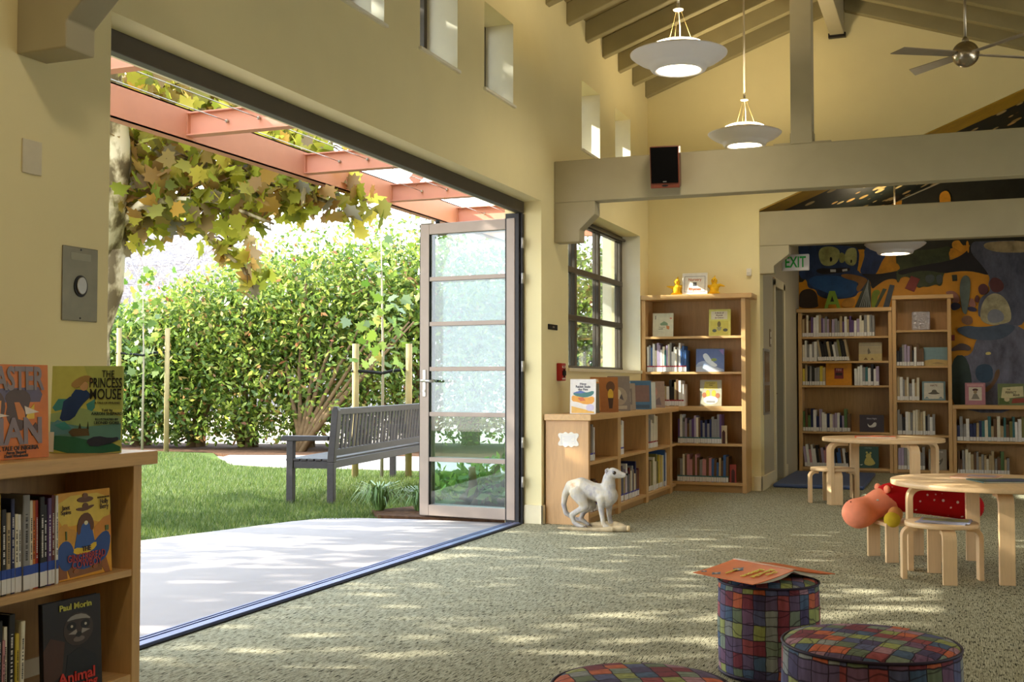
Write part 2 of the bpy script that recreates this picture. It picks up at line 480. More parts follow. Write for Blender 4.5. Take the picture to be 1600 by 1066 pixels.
# clerestory windows: dark frame set at the outer face, pane, and a small sill ledge inside
for i, (a, b_) in enumerate(CL):
    f = MB()
    for y0, y1, z0, z1 in ((a, a + 0.05, 3.28, 3.915), (b_ - 0.05, b_, 3.28, 3.915), (a, b_, 3.28, 3.33), (a, b_, 3.865, 3.915)):
        f.box(-3.42, -3.36, y0, y1, z0, z1)
    w = struct(f.build('window_%d' % (i + 2), BRONZE))
    MB().box(-3.395, -3.39, a + 0.04, b_ - 0.04, 3.32, 3.875).build('pane', GLASS_W, w)
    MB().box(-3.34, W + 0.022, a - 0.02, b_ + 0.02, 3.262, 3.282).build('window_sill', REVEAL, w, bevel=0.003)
    MB().box(-3.36, W + 0.0005, b_ - 0.002, b_ + 0.0, 3.282, 3.915).build('sunlit_reveal_face', REVEAL, w)  # thin overlay, its pale colour standing in for sun on this jamb
    if i == 3:
        MB().tube([(-3.35, b_ - 0.10, 3.32), (-3.33, b_ - 0.12, 3.40), (-3.345, b_ - 0.11, 3.46)], 0.007).build('window_latch', WHITEP, w)

# the big steel window beside the pier
f = MB(); FX0, FX1 = -3.385, -3.33
for y0, y1 in ((9.48, 9.56), (10.29, 10.355), (11.065, 11.13), (11.87, 11.95)): f.box(FX0, FX1, y0, y1, 1.275, 2.73)
for z0, z1 in ((1.275, 1.31), (1.735, 1.79), (2.185, 2.24), (2.665, 2.73)): f.box(FX0 + 0.002, FX1 + 0.004, 9.48, 11.95, z0, z1)
for y0 in (10.22, 10.99, 11.80): f.box(FX0 + 0.01, FX1 - 0.012, y0, y0 + 0.022, 1.31, 2.665)
w1 = struct(f.build('window_1', BRONZE, bevel=0.004, seg=1))
MB().box(-3.362, -3.356, 9.5, 11.93, 1.28, 2.72).build('pane', GLASS_W, w1)
MB().box(-3.33, W + 0.02, 9.46, 11.97, 1.248, 1.278).build('window_sill', TRIMW, w1, bevel=0.004)
MB().box(-3.33, W + 0.0005, 11.948, 11.95, 1.278, 2.73).build('sunlit_reveal_face', REVEAL, w1)  # sunlight painted as a paler skin over the far jamb
MB().tube([(-3.30, 9.5, 2.685), (-3.30, 11.94, 2.685)], 0.014).build('roller_blind', BRONZE, w1)

# ------------------------------------------------------------------ folding glass doors
fr = MB()
fr.box(-3.335, -3.28, 3.65, 8.78, 2.545, 2.64)
fr.box(-3.37, -3.28, 3.65, 3.70, 0, 2.54)
fr.box(-3.36, -3.35, 3.70, 3.74, 0.01, 2.54)
d1 = struct(fr.build('door_1', BRONZE, bevel=0.004))
MB().box(-3.42, -3.279, 8.74, 8.779, 0, 2.54).box(-3.42, -3.30, 8.712, 8.74, 0, 2.54).build('hinge_jamb', DARKM, d1, bevel=0.003)
MB().box(-3.355, -3.336, 3.65, 8.78, 2.548, 2.62).build('weather_strip', TRIMW, d1)
tk = MB().box(-3.405, -3.281, 3.65, 8.70, -0.02, 0.006).box(-3.405, -3.392, 3.65, 8.70, 0.006, 0.014).box(-3.372, -3.358, 3.65, 8.70, 0.006, 0.016).box(-3.335, -3.283, 3.65, 8.70, 0.006, 0.018)
tk.build('floor_track', TRACKM, d1)
MB().box(-3.279, -3.272, 3.66, 8.70, -0.01, 0.008).build('track_gasket', BLACK, d1)
for z in (0.30, 0.62, 1.24, 1.96, 2.25):
    MB().box(-3.279, -3.262, 8.716, 8.736, z, z + 0.085).tube([(-3.268, 8.712, z), (-3.268, 8.712, z + 0.085)], 0.008).build('hinge', STEEL, d1)
for z in (1.2, 1.8, 2.2, 2.35):
    MB().box(-3.30, -3.285, 3.70, 3.712, z, z + 0.06).build('hinge', DARKM, d1)

def leaf(name, x, y, ang, handle):
    p = bpy.data.objects.new(name, None); COL.objects.link(p); p.location = (x, y, 0.0); p.rotation_euler = (0, 0, ang)
    p['kind'] = 'structure'
    w, h, t = 0.90, 2.50, 0.045; z0 = 0.03
    f = MB()
    f.box(0, 0.085, -t, 0, z0, h); f.box(w - 0.088, w, -t, 0, z0, h)
    f.box(0.085, w - 0.088, -t, 0, z0, z0 + 0.09); f.box(0.085, w - 0.088, -t, 0, h - 0.09, h)
    fo = f.build('door_frame', BRONZE_L, p, bevel=0.003)
    m = MB(); zz = [z0 + 0.09 + (h - 0.09 - z0 - 0.09) * k / 6 for k in range(1, 6)]
    for z in zz: m.box(0.085, w - 0.088, -t + 0.008, -0.004, z - 0.018, z + 0.018)
    m.build('glazing_bars', BRONZE_L, p, bevel=0.002)
    g = MB().box(0.08, w - 0.08, -0.026, -0.020, z0 + 0.08, h - 0.08)
    g.build('pane', GLASS_D, p)
    MB().box(0.082, 0.088, -0.03, -0.002, z0 + 0.09, h - 0.09).box(w - 0.092, w - 0.087, -0.03, -0.002, z0 + 0.09, h - 0.09).box(w - 0.001, w + 0.006, -t, -0.004, z0, h).build('gasket', BLACK, p)
    if handle:
        MB().box(w - 0.062, w - 0.032, 0.0, 0.008, 1.03, 1.26).build('handle_plate', STEEL, p, bevel=0.004)
        MB().tube([(w - 0.047, 0.006, 1.165), (w - 0.047, 0.05, 1.165), (w - 0.075, 0.06, 1.165), (w - 0.175, 0.06, 1.16)], 0.011).build('lever', STEEL, p)
        MB().tube([(w - 0.047, 0.006, 1.08), (w - 0.047, 0.018, 1.08)], 0.012).build('lock_cylinder', STEEL, p)
        MB().box(w - 0.115, w + 0.0, -0.04, 0.004, h + 0.001, h + 0.035).build('top_guide', STEEL, p, bevel=0.003)
        MB().tube([(w - 0.16, -0.02, h), (w - 0.16, -0.02, h + 0.03)], 0.02).build('top_roller', BLACK, p)
    return p
leaf('door_3', -3.335, 8.705, math.atan2(0.085, -0.90), True)
leaf('door_4', -3.345, 8.765, math.atan2(0.12, -0.90), False)

# ------------------------------------------------------------------ outdoors: ground
struct(MB().box(-60, WO, -20, 70, -0.30, -0.06).build('ground', mat('bare_tan_soil', (176, 160, 140), 0.95, 0.1, var=0.12, scale=1.2)))
def slab(name, poly, z0, z1, m):
    return struct(MB().prism(poly, 'z', z0, z1).build(name, m))
slab('patio', [(-3.405, -6), (-9.5, -6), (-5.56, 6.85), (-5.15, 8.25), (-5.0, 8.55), (-4.75, 8.66), (-4.2, 8.76), (-3.405, 8.8)], -0.12, -0.004, CONC)
LAWN = mat('lawn_soil_green', (74, 88, 42), 0.95, 0.1, var=0.25, scale=2.5)
slab('lawn', [(-9.6, -6), (-5.57, 6.85), (-5.16, 8.25), (-5.01, 8.56), (-4.76, 8.67), (-4.2, 8.77), (-3.46, 8.81), (-3.46, 13.6), (-6.6, 13.7), (-8.61, 13.54), (-9.63, 13.81), (-10.6, 14.9), (-11.5, 16.0), (-16, 16.4), (-22, 16), (-22, -6)], -0.12, -0.022, LAWN)
slab('path', [(-3.46, 13.6), (-6.6, 13.7), (-8.61, 13.54), (-9.63, 13.81), (-10.6, 14.9), (-10.9, 15.6), (-9.98, 15.9), (-7.87, 16.33), (-3.46, 16.4)], -0.11, -0.016, CONC2)
MULCH = mat('bark_mulch', (78, 56, 40), 0.95, 0.1, var=0.4, scale=22, bump=0.8)
slab('planting_bed', [(-22, 16.0), (-16, 16.4), (-11.5, 16.0), (-10.9, 15.6), (-9.98, 15.9), (-7.87, 16.33), (-3.46, 16.4), (-3.46, 20.5), (-9.0, 20.2), (-12.5, 18.4), (-22, 18.0)], -0.10, -0.012, MULCH)
slab('planting_bed_near', [(-3.47, 8.84), (-4.25, 8.79), (-4.62, 8.78), (-4.85, 9.1), (-4.6, 9.7), (-4.2, 10.2), (-4.1, 12.4), (-3.47, 12.4)], -0.02, 0.012, MULCH)
struct(MB().box(-3.70, WO - 0.001, 12.45, 13.0, -0.05, 4.2).build('wall_outside', STUCCO))
# ------------------------------------------------------------------ steel pergola
pg = thing('pergola', 'salmon pink steel pergola of I-beams and wires fixed above the wide folding door opening', 'pergola', (-5.0, 7.3, 0))
def P_(mb): 
    mb.v = [(x + 5.0, y - 7.3, z) for x, y, z in mb.v]; return mb
m = MB().box(-5.012, -5.0, 1.0, 13.4, 2.85, 3.075).box(-5.09, -5.0, 1.0, 13.4, 2.85, 2.86).box(-5.09, -5.0, 1.0, 13.4, 3.065, 3.075)
P_(m).build('channel_beam', SALMON, pg)
JY = [y for y in (0.42, 1.98, 3.53, 5.09, 6.65, 8.21, 9.77, 11.33, 12.89)]
for y in JY:
    m = MB().box(-4.999, WO, y - 0.004, y + 0.004, 2.89, 3.045)
    for z in (2.885, 3.040): m.box(-4.999, WO, y - 0.045, y + 0.045, z, z + 0.009)
    m.box(-4.999, -4.994, y - 0.04, y + 0.04, 2.894, 3.04)
    jo = P_(m).build('joist', SALMON, pg)
    b = MB()
    for x in (-4.68, -4.42, -4.16): b.ball((x, y - 0.02, 2.965), 0.013, 8, 6).tube([(x, y - 0.035, 2.965), (x, y + 0.03, 2.965)], 0.007, 6)
    P_(b).build('wire_fitting', STEEL, jo)
for x in (-4.68, -4.42, -4.16):
    P_(MB().tube([(x, 0.42, 2.965), (x, 13.4, 2.965)], 0.0035, 6)).build('wire', STEEL, pg)
for y in (9.77,):
    m = MB(); A = Vector((-4.78, y - 0.02, 3.06)); B = Vector((-4.20, y - 0.02, 3.62))
    d = (B - A).normalized(); n = Vector((-d.z, 0, d.x)) * 0.055
    m.add([A + n, A - n, B - n, B + n] + [q + Vector((0, 0.014, 0)) for q in (A + n, A - n, B - n, B + n)], [(0, 1, 2, 3), (7, 6, 5, 4), (0, 4, 5, 1), (1, 5, 6, 2), (2, 6, 7, 3), (3, 7, 4, 0)])
    c = A + d * 0.3
    m.tube([c + Vector((0, -0.022, 0)), c + Vector((0, 0.01, 0))], 0.028, 12)
    P_(m).build('hanger_strut', SALMON, pg)
for y in (1.1, 13.3):
    P_(MB().box(-5.09, -5.0, y - 0.05, y + 0.05, -0.02, 2.85)).build('post', SALMON, pg)

# ------------------------------------------------------------------ garden bench
BENCH = mat('dark_stained_teak', (46, 42, 44), 0.5, 0.35, var=0.18, scale=30)
be = thing('garden_bench', 'long dark slatted garden bench standing on the lawn beside the open glass door', 'bench', (-6.03, 9.62, -0.022), R(8.6))
L = 3.2        # local x: seat depth towards the house, local y: along the bench
for nm, x, y, h in (('leg', 0.0, 0, 0.61), ('leg', 0.42, 0, 0.40), ('leg', 0.0, L - 0.07, 0.61), ('leg', 0.42, L - 0.07, 0.40)):
    MB().box(x - 0.035, x + 0.035, y, y + 0.07, 0, h).build(nm, BENCH, be, bevel=0.006)
for y in (0, L - 0.07):
    bp = MB().prism([(0.385, 0.40), (0.455, 0.40), (0.50, 0.90), (0.485, 0.94), (0.45, 0.94), (0.43, 0.90)], 'y', y, y + 0.07)
    bp.build('back_post', BENCH, be, bevel=0.006)
    ar = MB().prism([(-0.09, 0.605), (-0.10, 0.63), (-0.07, 0.655), (0.40, 0.655), (0.40, 0.61), (-0.05, 0.60)], 'y', y - 0.006, y + 0.076)
    ar.build('armrest', BENCH, be, bevel=0.008)
    MB().box(0.035, 0.385, y + 0.015, y + 0.055, 0.34, 0.41).build('side_rail', BENCH, be, bevel=0.004)
MB().box(-0.035, 0.0, 0.07, L - 0.07, 0.34, 0.41).box(0.40, 0.44, 0.07, L - 0.07, 0.34, 0.415).build('seat_rail', BENCH, be, bevel=0.004)
for k in range(6):
    MB().box(-0.04 + k * 0.075, 0.022 + k * 0.075, 0.005, L - 0.005, 0.412, 0.434).build('seat_slat', BENCH, be, bevel=0.004)
tilt = Matrix.Translation((0.425, 0, 0.44)) @ Matrix.Rotation(R(5.5), 4, 'Y')
MB().tbox(-0.02, 0.02, 0.07, L - 0.07, 0.42, 0.485, tilt).build('top_rail', BENCH, be, bevel=0.006)
MB().tbox(-0.02, 0.02, 0.07, L - 0.07, 0.02, 0.085, tilt).build('lower_rail', BENCH, be, bevel=0.004)
n = 28
for k in range(n):
    y = 0.12 + (L - 0.28) * k / (n - 1)
    MB().tbox(-0.008, 0.008, y, y + 0.05, 0.08, 0.43, tilt).build('back_slat', BENCH, be)

# ------------------------------------------------------------------ plants
SYC = leafmat('sycamore_leaf', [(0.0, (120, 130, 48)), (0.25, (172, 174, 60)), (0.45, (204, 190, 78)), (0.6, (140, 138, 70)), (0.75, (174, 132, 72)), (0.88, (128, 124, 106)), (1.0, (206, 160, 64))], 0.7)
HEDGE = leafmat('hedge_leaf', [(0.0, (64, 86, 36)), (0.35, (98, 122, 48)), (0.65, (136, 154, 60)), (0.88, (168, 178, 84)), (0.97, (160, 124, 76)), (1.0, (140, 84, 60))], 0.5, 0.35)
HEDGE2 = leafmat('hedge_leaf_dark', [(0.0, (42, 62, 28)), (0.5, (74, 100, 42)), (0.9, (120, 142, 64)), (1.0, (160, 166, 90))], 0.5, 0.35)
GRASS = leafmat('grass_blade', [(0.0, (48, 70, 26)), (0.5, (74, 94, 36)), (0.85, (104, 120, 56)), (1.0, (128, 130, 80))], 0.45)
STRAP = leafmat('strap_leaf', [(0.0, (50, 80, 36)), (0.7, (96, 128, 60)), (1.0, (150, 168, 90))], 0.3)
BARK = NT('mottled_sycamore_bark')
_b = BARK.bsdf(0.85, 0.2); _v = BARK.coord((1, 1, 0.55)); _n = BARK.noise(7, 4, _v, 0.55)
_r = BARK.ramp([(0.40, rgb((98, 86, 62))), (0.47, rgb((150, 138, 108))), (0.56, rgb((204, 194, 166)))])
BARK.l(_n.outputs['Fac'], _r.inputs[0]); BARK.l(_r.outputs[0], _b.inputs['Base Color']); BARK.bump(_n.outputs['Fac'], _b, 0.5)
BARK = BARK.m
TWIG = mat('brown_twig', (104, 84, 58), 0.85, 0.2, var=0.2)
STAKE = mat('timber_stake', (146, 130, 90), 0.8, 0.2, var=0.1)

half = [(0.0, -0.42), (0.10, -0.36), (0.26, -0.46), (0.30, -0.24), (0.50, -0.10), (0.34, 0.02), (0.40, 0.22), (0.20, 0.16), (0.14, 0.30), (0.0, 0.55)]
MAPLE_V = [(x, y, 0.10 * abs(x)) for x, y in half] + [(-x, y, 0.10 * abs(x)) for x, y in half[-2:0:-1]]
MAPLE_F = [tuple(range(len(MAPLE_V)))]
LEAF_V = [(0, -0.5, 0), (0.22, -0.05, 0.06), (0, 0.5, 0), (-0.22, -0.05, 0.06)]
LEAF_F = [(0, 1, 2, 3)]

def ellipsoid_points(lobes, n, lo=0.75, hi=1.05, zmin=0.1):
    vol = np.array([l[3] * l[4] + l[4] * l[5] + l[3] * l[5] for l in lobes]); vol = vol / vol.sum()
    idx = rng.choice(len(lobes), n * 2, p=vol); A = np.array(lobes)[idx]
    d = rng.normal(size=(n * 2, 3)); d /= np.linalg.norm(d, axis=1)[:, None]
    r = lo + (hi - lo) * rng.random(n * 2) ** 0.7
    bump = 1 + 0.10 * np.sin(d[:, 0] * 9 + idx * 1.7) * np.cos(d[:, 2] * 8 + idx)
    p = A[:, :3] + d * A[:, 3:] * (r * bump)[:, None]
    return p[p[:, 2] > zmin][:n]

def shrub(label, base, lobes, n, size, m=None, stems=5, group=None, spread=0.5, kind='shrub'):
    o = thing(kind, label, kind, (base[0], base[1], -0.05), 0, group)
    lob = [(l[0], l[1], l[2], l[3], l[4], l[5]) for l in lobes]
    P = ellipsoid_points(lob, int(n * 0.72)); Q = ellipsoid_points(lob, int(n * 0.28), 0.35, 0.8)
    P = np.concatenate([P, Q])
    scatter('foliage', LEAF_V, LEAF_F, P, rots(len(P)), size * (0.7 + 0.6 * rng.random(len(P))), m or HEDGE, o)
    s = MB()
    for k in range(stems):
        a = 2 * PI * k / max(1, stems) + random.random(); r0 = 0.12
        l = lobes[k % len(lobes)]
        e = (l[0] + random.uniform(-.3, .3), l[1] + random.uniform(-.3, .3), l[2] + 0.2)
        b = (r0 * math.cos(a), r0 * math.sin(a), 0)
        mid = ((b[0] + e[0]) / 2 + random.uniform(-.15, .15), (b[1] + e[1]) / 2, e[2] * 0.5)
        s.tube([b, mid, e], [0.07, 0.05, 0.03], 6)
    s.build('stem', TWIG, o)
    return o
HG = 'evergreen hedge shrubs along the back of the garden'
def hl(h, r, wide=1.0):
    L_ = [(0, 0, h - r * 0.95, r, r, r * 0.95), (-r * 0.7, -0.3, h * 0.38, r * 0.85, r * 0.85, h * 0.36), (r * 0.65, -0.35, h * 0.38, r * 0.85, r * 0.85, h * 0.36),
         (r * 0.45, -0.5, h * 0.68, r * 0.7, r * 0.7, r * 0.6), (-r * 0.5, -0.45, h * 0.64, r * 0.7, r * 0.7, r * 0.6)]
    return L_
shrub('low dark shrub at the left end of the hedge, beside the sycamore trunk', (-15.2, 17.6), hl(2.75, 1.2), 8000, 0.12, HEDGE2, 5, HG)
shrub('leafy hedge shrub with dense green crown reaching the ground behind the left staked sapling', (-14.0, 17.3), hl(2.7, 1.2), 8500, 0.12, HEDGE2, 6, HG)
shrub('hedge shrub right of the left staked sapling, dark below and bright on top', (-12.9, 17.4), hl(3.1, 1.25), 9000, 0.12, HEDGE, 6, HG)
shrub('rounded hedge shrub with dark lower leaves, left of the leaning multi-stemmed one', (-11.9, 17.6), hl(3.6, 1.35), 10000, 0.12, HEDGE, 6, HG)
shrub('hedge shrub with bare brown base stems standing at the end of the path', (-10.9, 17.9), hl(4.0, 1.4), 10000, 0.12, HEDGE, 7, HG)
shrub('hedge shrub with a bright crown above the near end of the bench', (-10.1, 18.5), hl(4.15, 1.5), 10000, 0.12, HEDGE, 6, HG)
shrub('tall yellow-green hedge shrub left of the staked sapling by the bench', (-9.3, 19.0), hl(4.25, 1.5), 10000, 0.12, HEDGE, 6, HG)
shrub('tallest hedge shrub, crown above the staked sapling by the bench', (-8.4, 19.6), hl(4.15, 1.6), 10000, 0.12, HEDGE, 6, HG)
shrub('tall hedge shrub with reddish leaves at the top, beside the glass door', (-7.2, 19.9), hl(4.0, 1.6), 9000, 0.12, HEDGE, 5, HG)
shrub('hedge shrub seen through the folded glass door', (-6.0, 19.9), hl(3.9, 1.6), 7000, 0.12, HEDGE2, 5, HG)
shrub('hedge shrub seen through the left half of the steel window', (-4.6, 19.4), hl(3.7, 1.6), 7000, 0.12, HEDGE, 5, HG)
shrub('hedge shrub at the right edge of the steel window view', (-3.2, 18.4), hl(3.3, 1.6), 5000, 0.12, HEDGE, 5, HG)

# multi-stemmed trunks leaning out of the hedge
t = thing('multi_stemmed_shrub', 'bare multi-stemmed leaning trunk at the foot of the hedge, beside the path', 'shrub', (-10.3, 16.75, -0.03))
s = MB()
for k in range(9):
    a = -0.8 + k * 0.28 + random.uniform(-.1, .1)
    s.tube([(0.05 * math.cos(k * 2), 0.05 * math.sin(k * 2), 0), (0.35 * math.sin(a) + .1, 0.1, 0.6), (0.95 * math.sin(a) + .25, 0.25, 1.4), (1.5 * math.sin(a) + .4, 0.5, 2.2)], [0.06, 0.045, 0.03, 0.015], 7)
s.build('stem', TWIG, t)

# pale leafless thicket far behind the hedge
PALE = mat('bleached_bare_twigs', (150, 146, 147), 0.9, 0.1, var=0.08)
th = thing('bare_thicket', 'pale leafless thicket on the far slope above the low end of the hedge', 'thicket', (-30, 34, 0))
s = MB()
s.prism([(-14, -1), (-14, 4.9), (-7, 7.4), (-2, 7.9), (3, 6.9), (9, 3.6), (9, -1)], 'y', 5.0, 9.0)
s.build('bank', mat('pale_dry_slope', (158, 154, 156), 0.95, 0.1, var=0.06, scale=1.5), th)
SV = [(-0.012, 0, -0.5), (0.012, 0, -0.5), (0.006, 0.006, 0.5), (-0.006, 0.006, 0.5)]
N_ = 5200
xs = rng.uniform(-13, 8, N_); ztop = np.interp(xs, [-14, -7, -2, 3, 9], [5.6, 8.2, 8.6, 7.6, 4.4])
Pz = np.stack([xs, rng.uniform(0, 5, N_), ztop * rng.random(N_) ** 0.6], 1)
scatter('twigs', SV, [(0, 1, 2, 3)], Pz, rots(N_), 0.9 + 1.1 * rng.random(N_), PALE, th)

# lawn blades, one mesh nobody could count
BV = [(-0.06, 0, 0), (0.06, 0, 0), (0.02, 0.35, 1.0)]
def in_lawn(x, y):
    lo = np.where(y < 6.85, -5.6 - (6.85 - y) * 0.306, np.where(y < 8.25, -5.6 + (y - 6.85) * 0.29, np.where(y < 8.8, -5.2 + (y - 8.25) * 1.2, -4.75)))
    north = 13.55 + 0.1 * np.sin(x * 3) + np.clip(-9.4 - x, 0, 2) * 1.0
    return (x < lo) & (y < north)
gx = rng.uniform(-12.8, -4.2, 330000); gy = rng.uniform(4.0, 16.0, 330000)
keep = in_lawn(gx, gy) & (gy > 0.78 * -gx - 0.5) & (rng.random(330000) < np.clip((9.0 / np.hypot(gx, gy)) ** 1.0, 0, 1))
gx, gy = gx[keep], gy[keep]; N_ = len(gx)
ang = rng.uniform(0, 2 * PI, N_); ti = rng.uniform(-0.5, 0.5, N_)
Rg = np.zeros((N_, 3, 3)); Rg[:, 0, 0] = np.cos(ang); Rg[:, 1, 0] = np.sin(ang); Rg[:, 0, 1] = -np.sin(ang); Rg[:, 1, 1] = np.cos(ang)
Rg[:, 2, 2] = 1; Rg[:, 0, 2] = ti; Rg[:, 1, 2] = ti * 0.6
g = scatter('grass', BV, [(0, 1, 2)], np.stack([gx, gy, np.full(N_, -0.024)], 1), Rg, 0.03 + 0.03 * rng.random(N_), GRASS)
g['kind'] = 'stuff'; g['label'] = 'short green grass of the lawn'

# ------------------------------------------------------------------ sycamore trees
def sycamore(label, base, limbs, clumps, nleaf, size, trunk=None):
    o = thing('sycamore_tree', label, 'tree', (base[0], base[1], -0.03))
    tb = MB()
    if trunk: tb.tube(*trunk, 12)
    for pts, rad in limbs: tb.tube(pts, rad, 8)
    tb.build('trunk', BARK, o)
    tw = MB(); ps = []
    for c in clumps:                                  # (x, y, z, rx, ry, rz, weight)
        k = max(2, int(nleaf * c[6]))
        d = rng.normal(size=(k, 3)); d /= np.linalg.norm(d, axis=1)[:, None]
        q = np.array(c[:3]) + d * (rng.random(k) ** 0.45)[:, None] * np.array(c[3:6])
        ps.append(q)
        for i in range(min(7, k)):
            e = q[i]; tw.tube([c[:3], (np.array(c[:3]) + e) / 2 + np.array([0, 0, 0.05]), e], [0.012, 0.008, 0.004], 5, cap=False)
    tw.build('twigs', TWIG, o)
    P = np.concatenate(ps); Rm = rots(len(P))
    scatter('leaves', MAPLE_V, MAPLE_F, P, Rm, size * (0.7 + 0.6 * rng.random(len(P))), SYC, o)
    return o
# near tree beside the patio; coordinates local to its foot at (-6.95, 8.15)
limbs = [([(0.0, 0.0, 1.95), (0.08, 0.03, 2.35), (0.19, 0.07, 2.75), (0.20, 0.08, 3.2), (0.10, 0.05, 3.7)], [0.11, 0.14, 0.16, 0.13, 0.10]),
         ([(0.12, -0.05, 2.35), (0.45, -0.3, 3.1), (0.7, -0.8, 4.2), (0.6, -1.4, 5.4)], [0.16, 0.13, 0.10, 0.05]),
         ([(0.12, -0.05, 2.35), (0.22, 0.25, 2.95), (0.6, 0.6, 3.7), (0.9, 1.0, 4.6)], [0.15, 0.11, 0.08, 0.03]),
         ([(0.22, 0.2, 2.85), (0.75, 0.5, 3.05), (1.35, 0.7, 2.98), (1.9, 0.9, 2.78)], [0.07, 0.045, 0.03, 0.012]),
         ([(0.15, 0.0, 2.5), (0.6, -0.1, 2.75), (1.15, 0.1, 2.75), (1.6, 0.35, 2.55)], [0.06, 0.04, 0.025, 0.01]),
         ([(0.3, 0.2, 2.7), (0.6, 0.6, 2.6), (0.9, 0.9, 2.25), (1.0, 1.0, 1.95)], [0.04, 0.025, 0.015, 0.008]),
         ([(0.1, 0.0, 2.4), (-0.5, -0.6, 3.4), (-1.3, -1.4, 4.4), (-2.0, -2.4, 5.2)], [0.14, 0.10, 0.07, 0.04])]
cl = [(0.35, 0.1, 3.3, 0.75, 0.7, 0.6, .09), (0.8, 0.3, 3.15, 0.7, 0.6, 0.55, .12), (1.3, 0.5, 3.0, 0.6, 0.6, 0.42, .10), (1.75, 0.75, 2.86, 0.45, 0.45, 0.3, .05), (2.1, 0.95, 2.72, 0.3, 0.3, 0.2, .02),
      (0.7, 0.1, 2.72, 0.5, 0.5, 0.3, .055), (1.2, 0.3, 2.66, 0.45, 0.4, 0.24, .04), (0.35, 0.1, 2.55, 0.3, 0.3, 0.3, .025), (0.95, 0.9, 2.2, 0.22, 0.22, 0.25, .012), (0.8, 0.85, 2.45, 0.3, 0.25, 0.2, .015),
      (0.7, 0.9, 4.0, 1.0, 0.9, 0.7, .10), (0.9, -0.4, 4.0, 1.0, 0.9, 0.7, .10), (0.3, -1.2, 5.1, 1.1, 1.0, 0.8, .09), (-0.9, -0.8, 4.2, 1.0, 1.0, 0.9, .09), (-1.9, -2.0, 5.0, 1.1, 1.2, 1.0, .10),
      (0.0, 0.65, 4.05, 0.5, 0.5, 0.35, .05), (0.4, 0.85, 3.85, 0.5, 0.45, 0.32, .06), (0.75, 1.0, 3.62, 0.45, 0.45, 0.28, .05), (1.1, 1.1, 3.5, 0.42, 0.42, 0.24, .04), (1.5, 1.25, 3.4, 0.36, 0.36, 0.18, .022)]
sycamore('mottled sycamore tree with yellow-green autumn leaves at the left of the door opening', (-7.06, 8.09), limbs, cl, 2300, 0.165,
         ([(0, 0, 0), (0.02, 0, 0.8), (0.0, 0.0, 1.6), (0.1, 0.0, 2.0), (0.13, -0.04, 2.45)], [0.15, 0.12, 0.115, 0.15, 0.17]))
# two more crowns out on the lawn that dapple the light over the patio and the carpet
def crown(label, base, zc_, r, n):
    limbs = []; cl = []
    for k in range(9):
        a = 2 * PI * k / 9 + random.uniform(-.2, .2); rr = r * random.uniform(0.45, 0.75)
        e = (rr * math.cos(a), rr * math.sin(a) * 1.15, zc_ + random.uniform(-1.3, 1.5))
        limbs.append(([(0, 0, 1.9), (e[0] * .45, e[1] * .45, (1.9 + e[2]) / 2 + .3), e], [0.11, 0.07, 0.03]))
        cl.append((e[0], e[1], e[2], r * .52, r * .52, 1.25, 1 / 11))
    cl += [(0, 0, zc_ + 1.0, r * .6, r * .6, 1.1, 1 / 11), (0, 0, zc_ - .6, r * .6, r * .6, 1.0, 1 / 11)]
    return sycamore(label, base, limbs, cl, n, 0.165, ([(0, 0, 0), (0.05, 0, 1.0), (0, 0.05, 2.0), (0, 0, 3.0)], [0.17, 0.14, 0.13, 0.10]))
crown('sycamore tree out on the lawn beyond the left of the opening', (-10.2, 2.2), 4.9, 3.3, 5400)
crown('sycamore tree with a broad crown over the lawn, next to the mottled one', (-10.6, 6.4), 5.2, 3.1, 5400)

# staked saplings
def sapling(label, loc, h, span, hs, rz, n):
    o = thing('staked_sapling', label, 'sapling', (loc[0], loc[1], -0.03), rz)
    MB().tube([(0, 0, 0), (0.01, 0, h * .5), (-0.02, 0, h)], [0.022, 0.016, 0.006], 8).build('stem', mat('grey_sapling_bark', (150, 140, 120), 0.8), o)
    for s_ in (-1, 1):
        MB().tube([(s_ * span, 0, 0), (s_ * span, 0, hs)], 0.042, 10).build('stake', STAKE, o)
    MB().tube([(-span - .05, -0.02, hs * .8), (-span * .4, 0.03, hs * .79), (0, 0.0, hs * .78), (span * .4, -0.03, hs * .8), (span + .05, 0.02, hs * .81)], 0.022, 6).build('tie', BLACK, o)
    z = rng.uniform(h * .42, h, n); P = np.stack([rng.normal(0, 0.26, n) * (1.15 - z / h * .6), rng.normal(0, 0.22, n), z], 1)
    scatter('leaves', MAPLE_V, MAPLE_F, P, rots(n), 0.11 + 0.07 * rng.random(n), SYC2, o)
SYC2 = leafmat('sapling_leaf', [(0.0, (72, 104, 36)), (0.5, (112, 132, 48)), (0.8, (104, 122, 92)), (0.92, (140, 146, 62)), (1.0, (190, 130, 70))], 0.45)
sapling('young sapling tied between two round stakes behind the bench', (-6.58, 12.6), 3.0, 0.33, 1.66, R(20), 85)
sapling('young sapling tied to stakes at the far left of the lawn', (-12.75, 15.75), 3.1, 0.40, 2.1, R(25), 120)

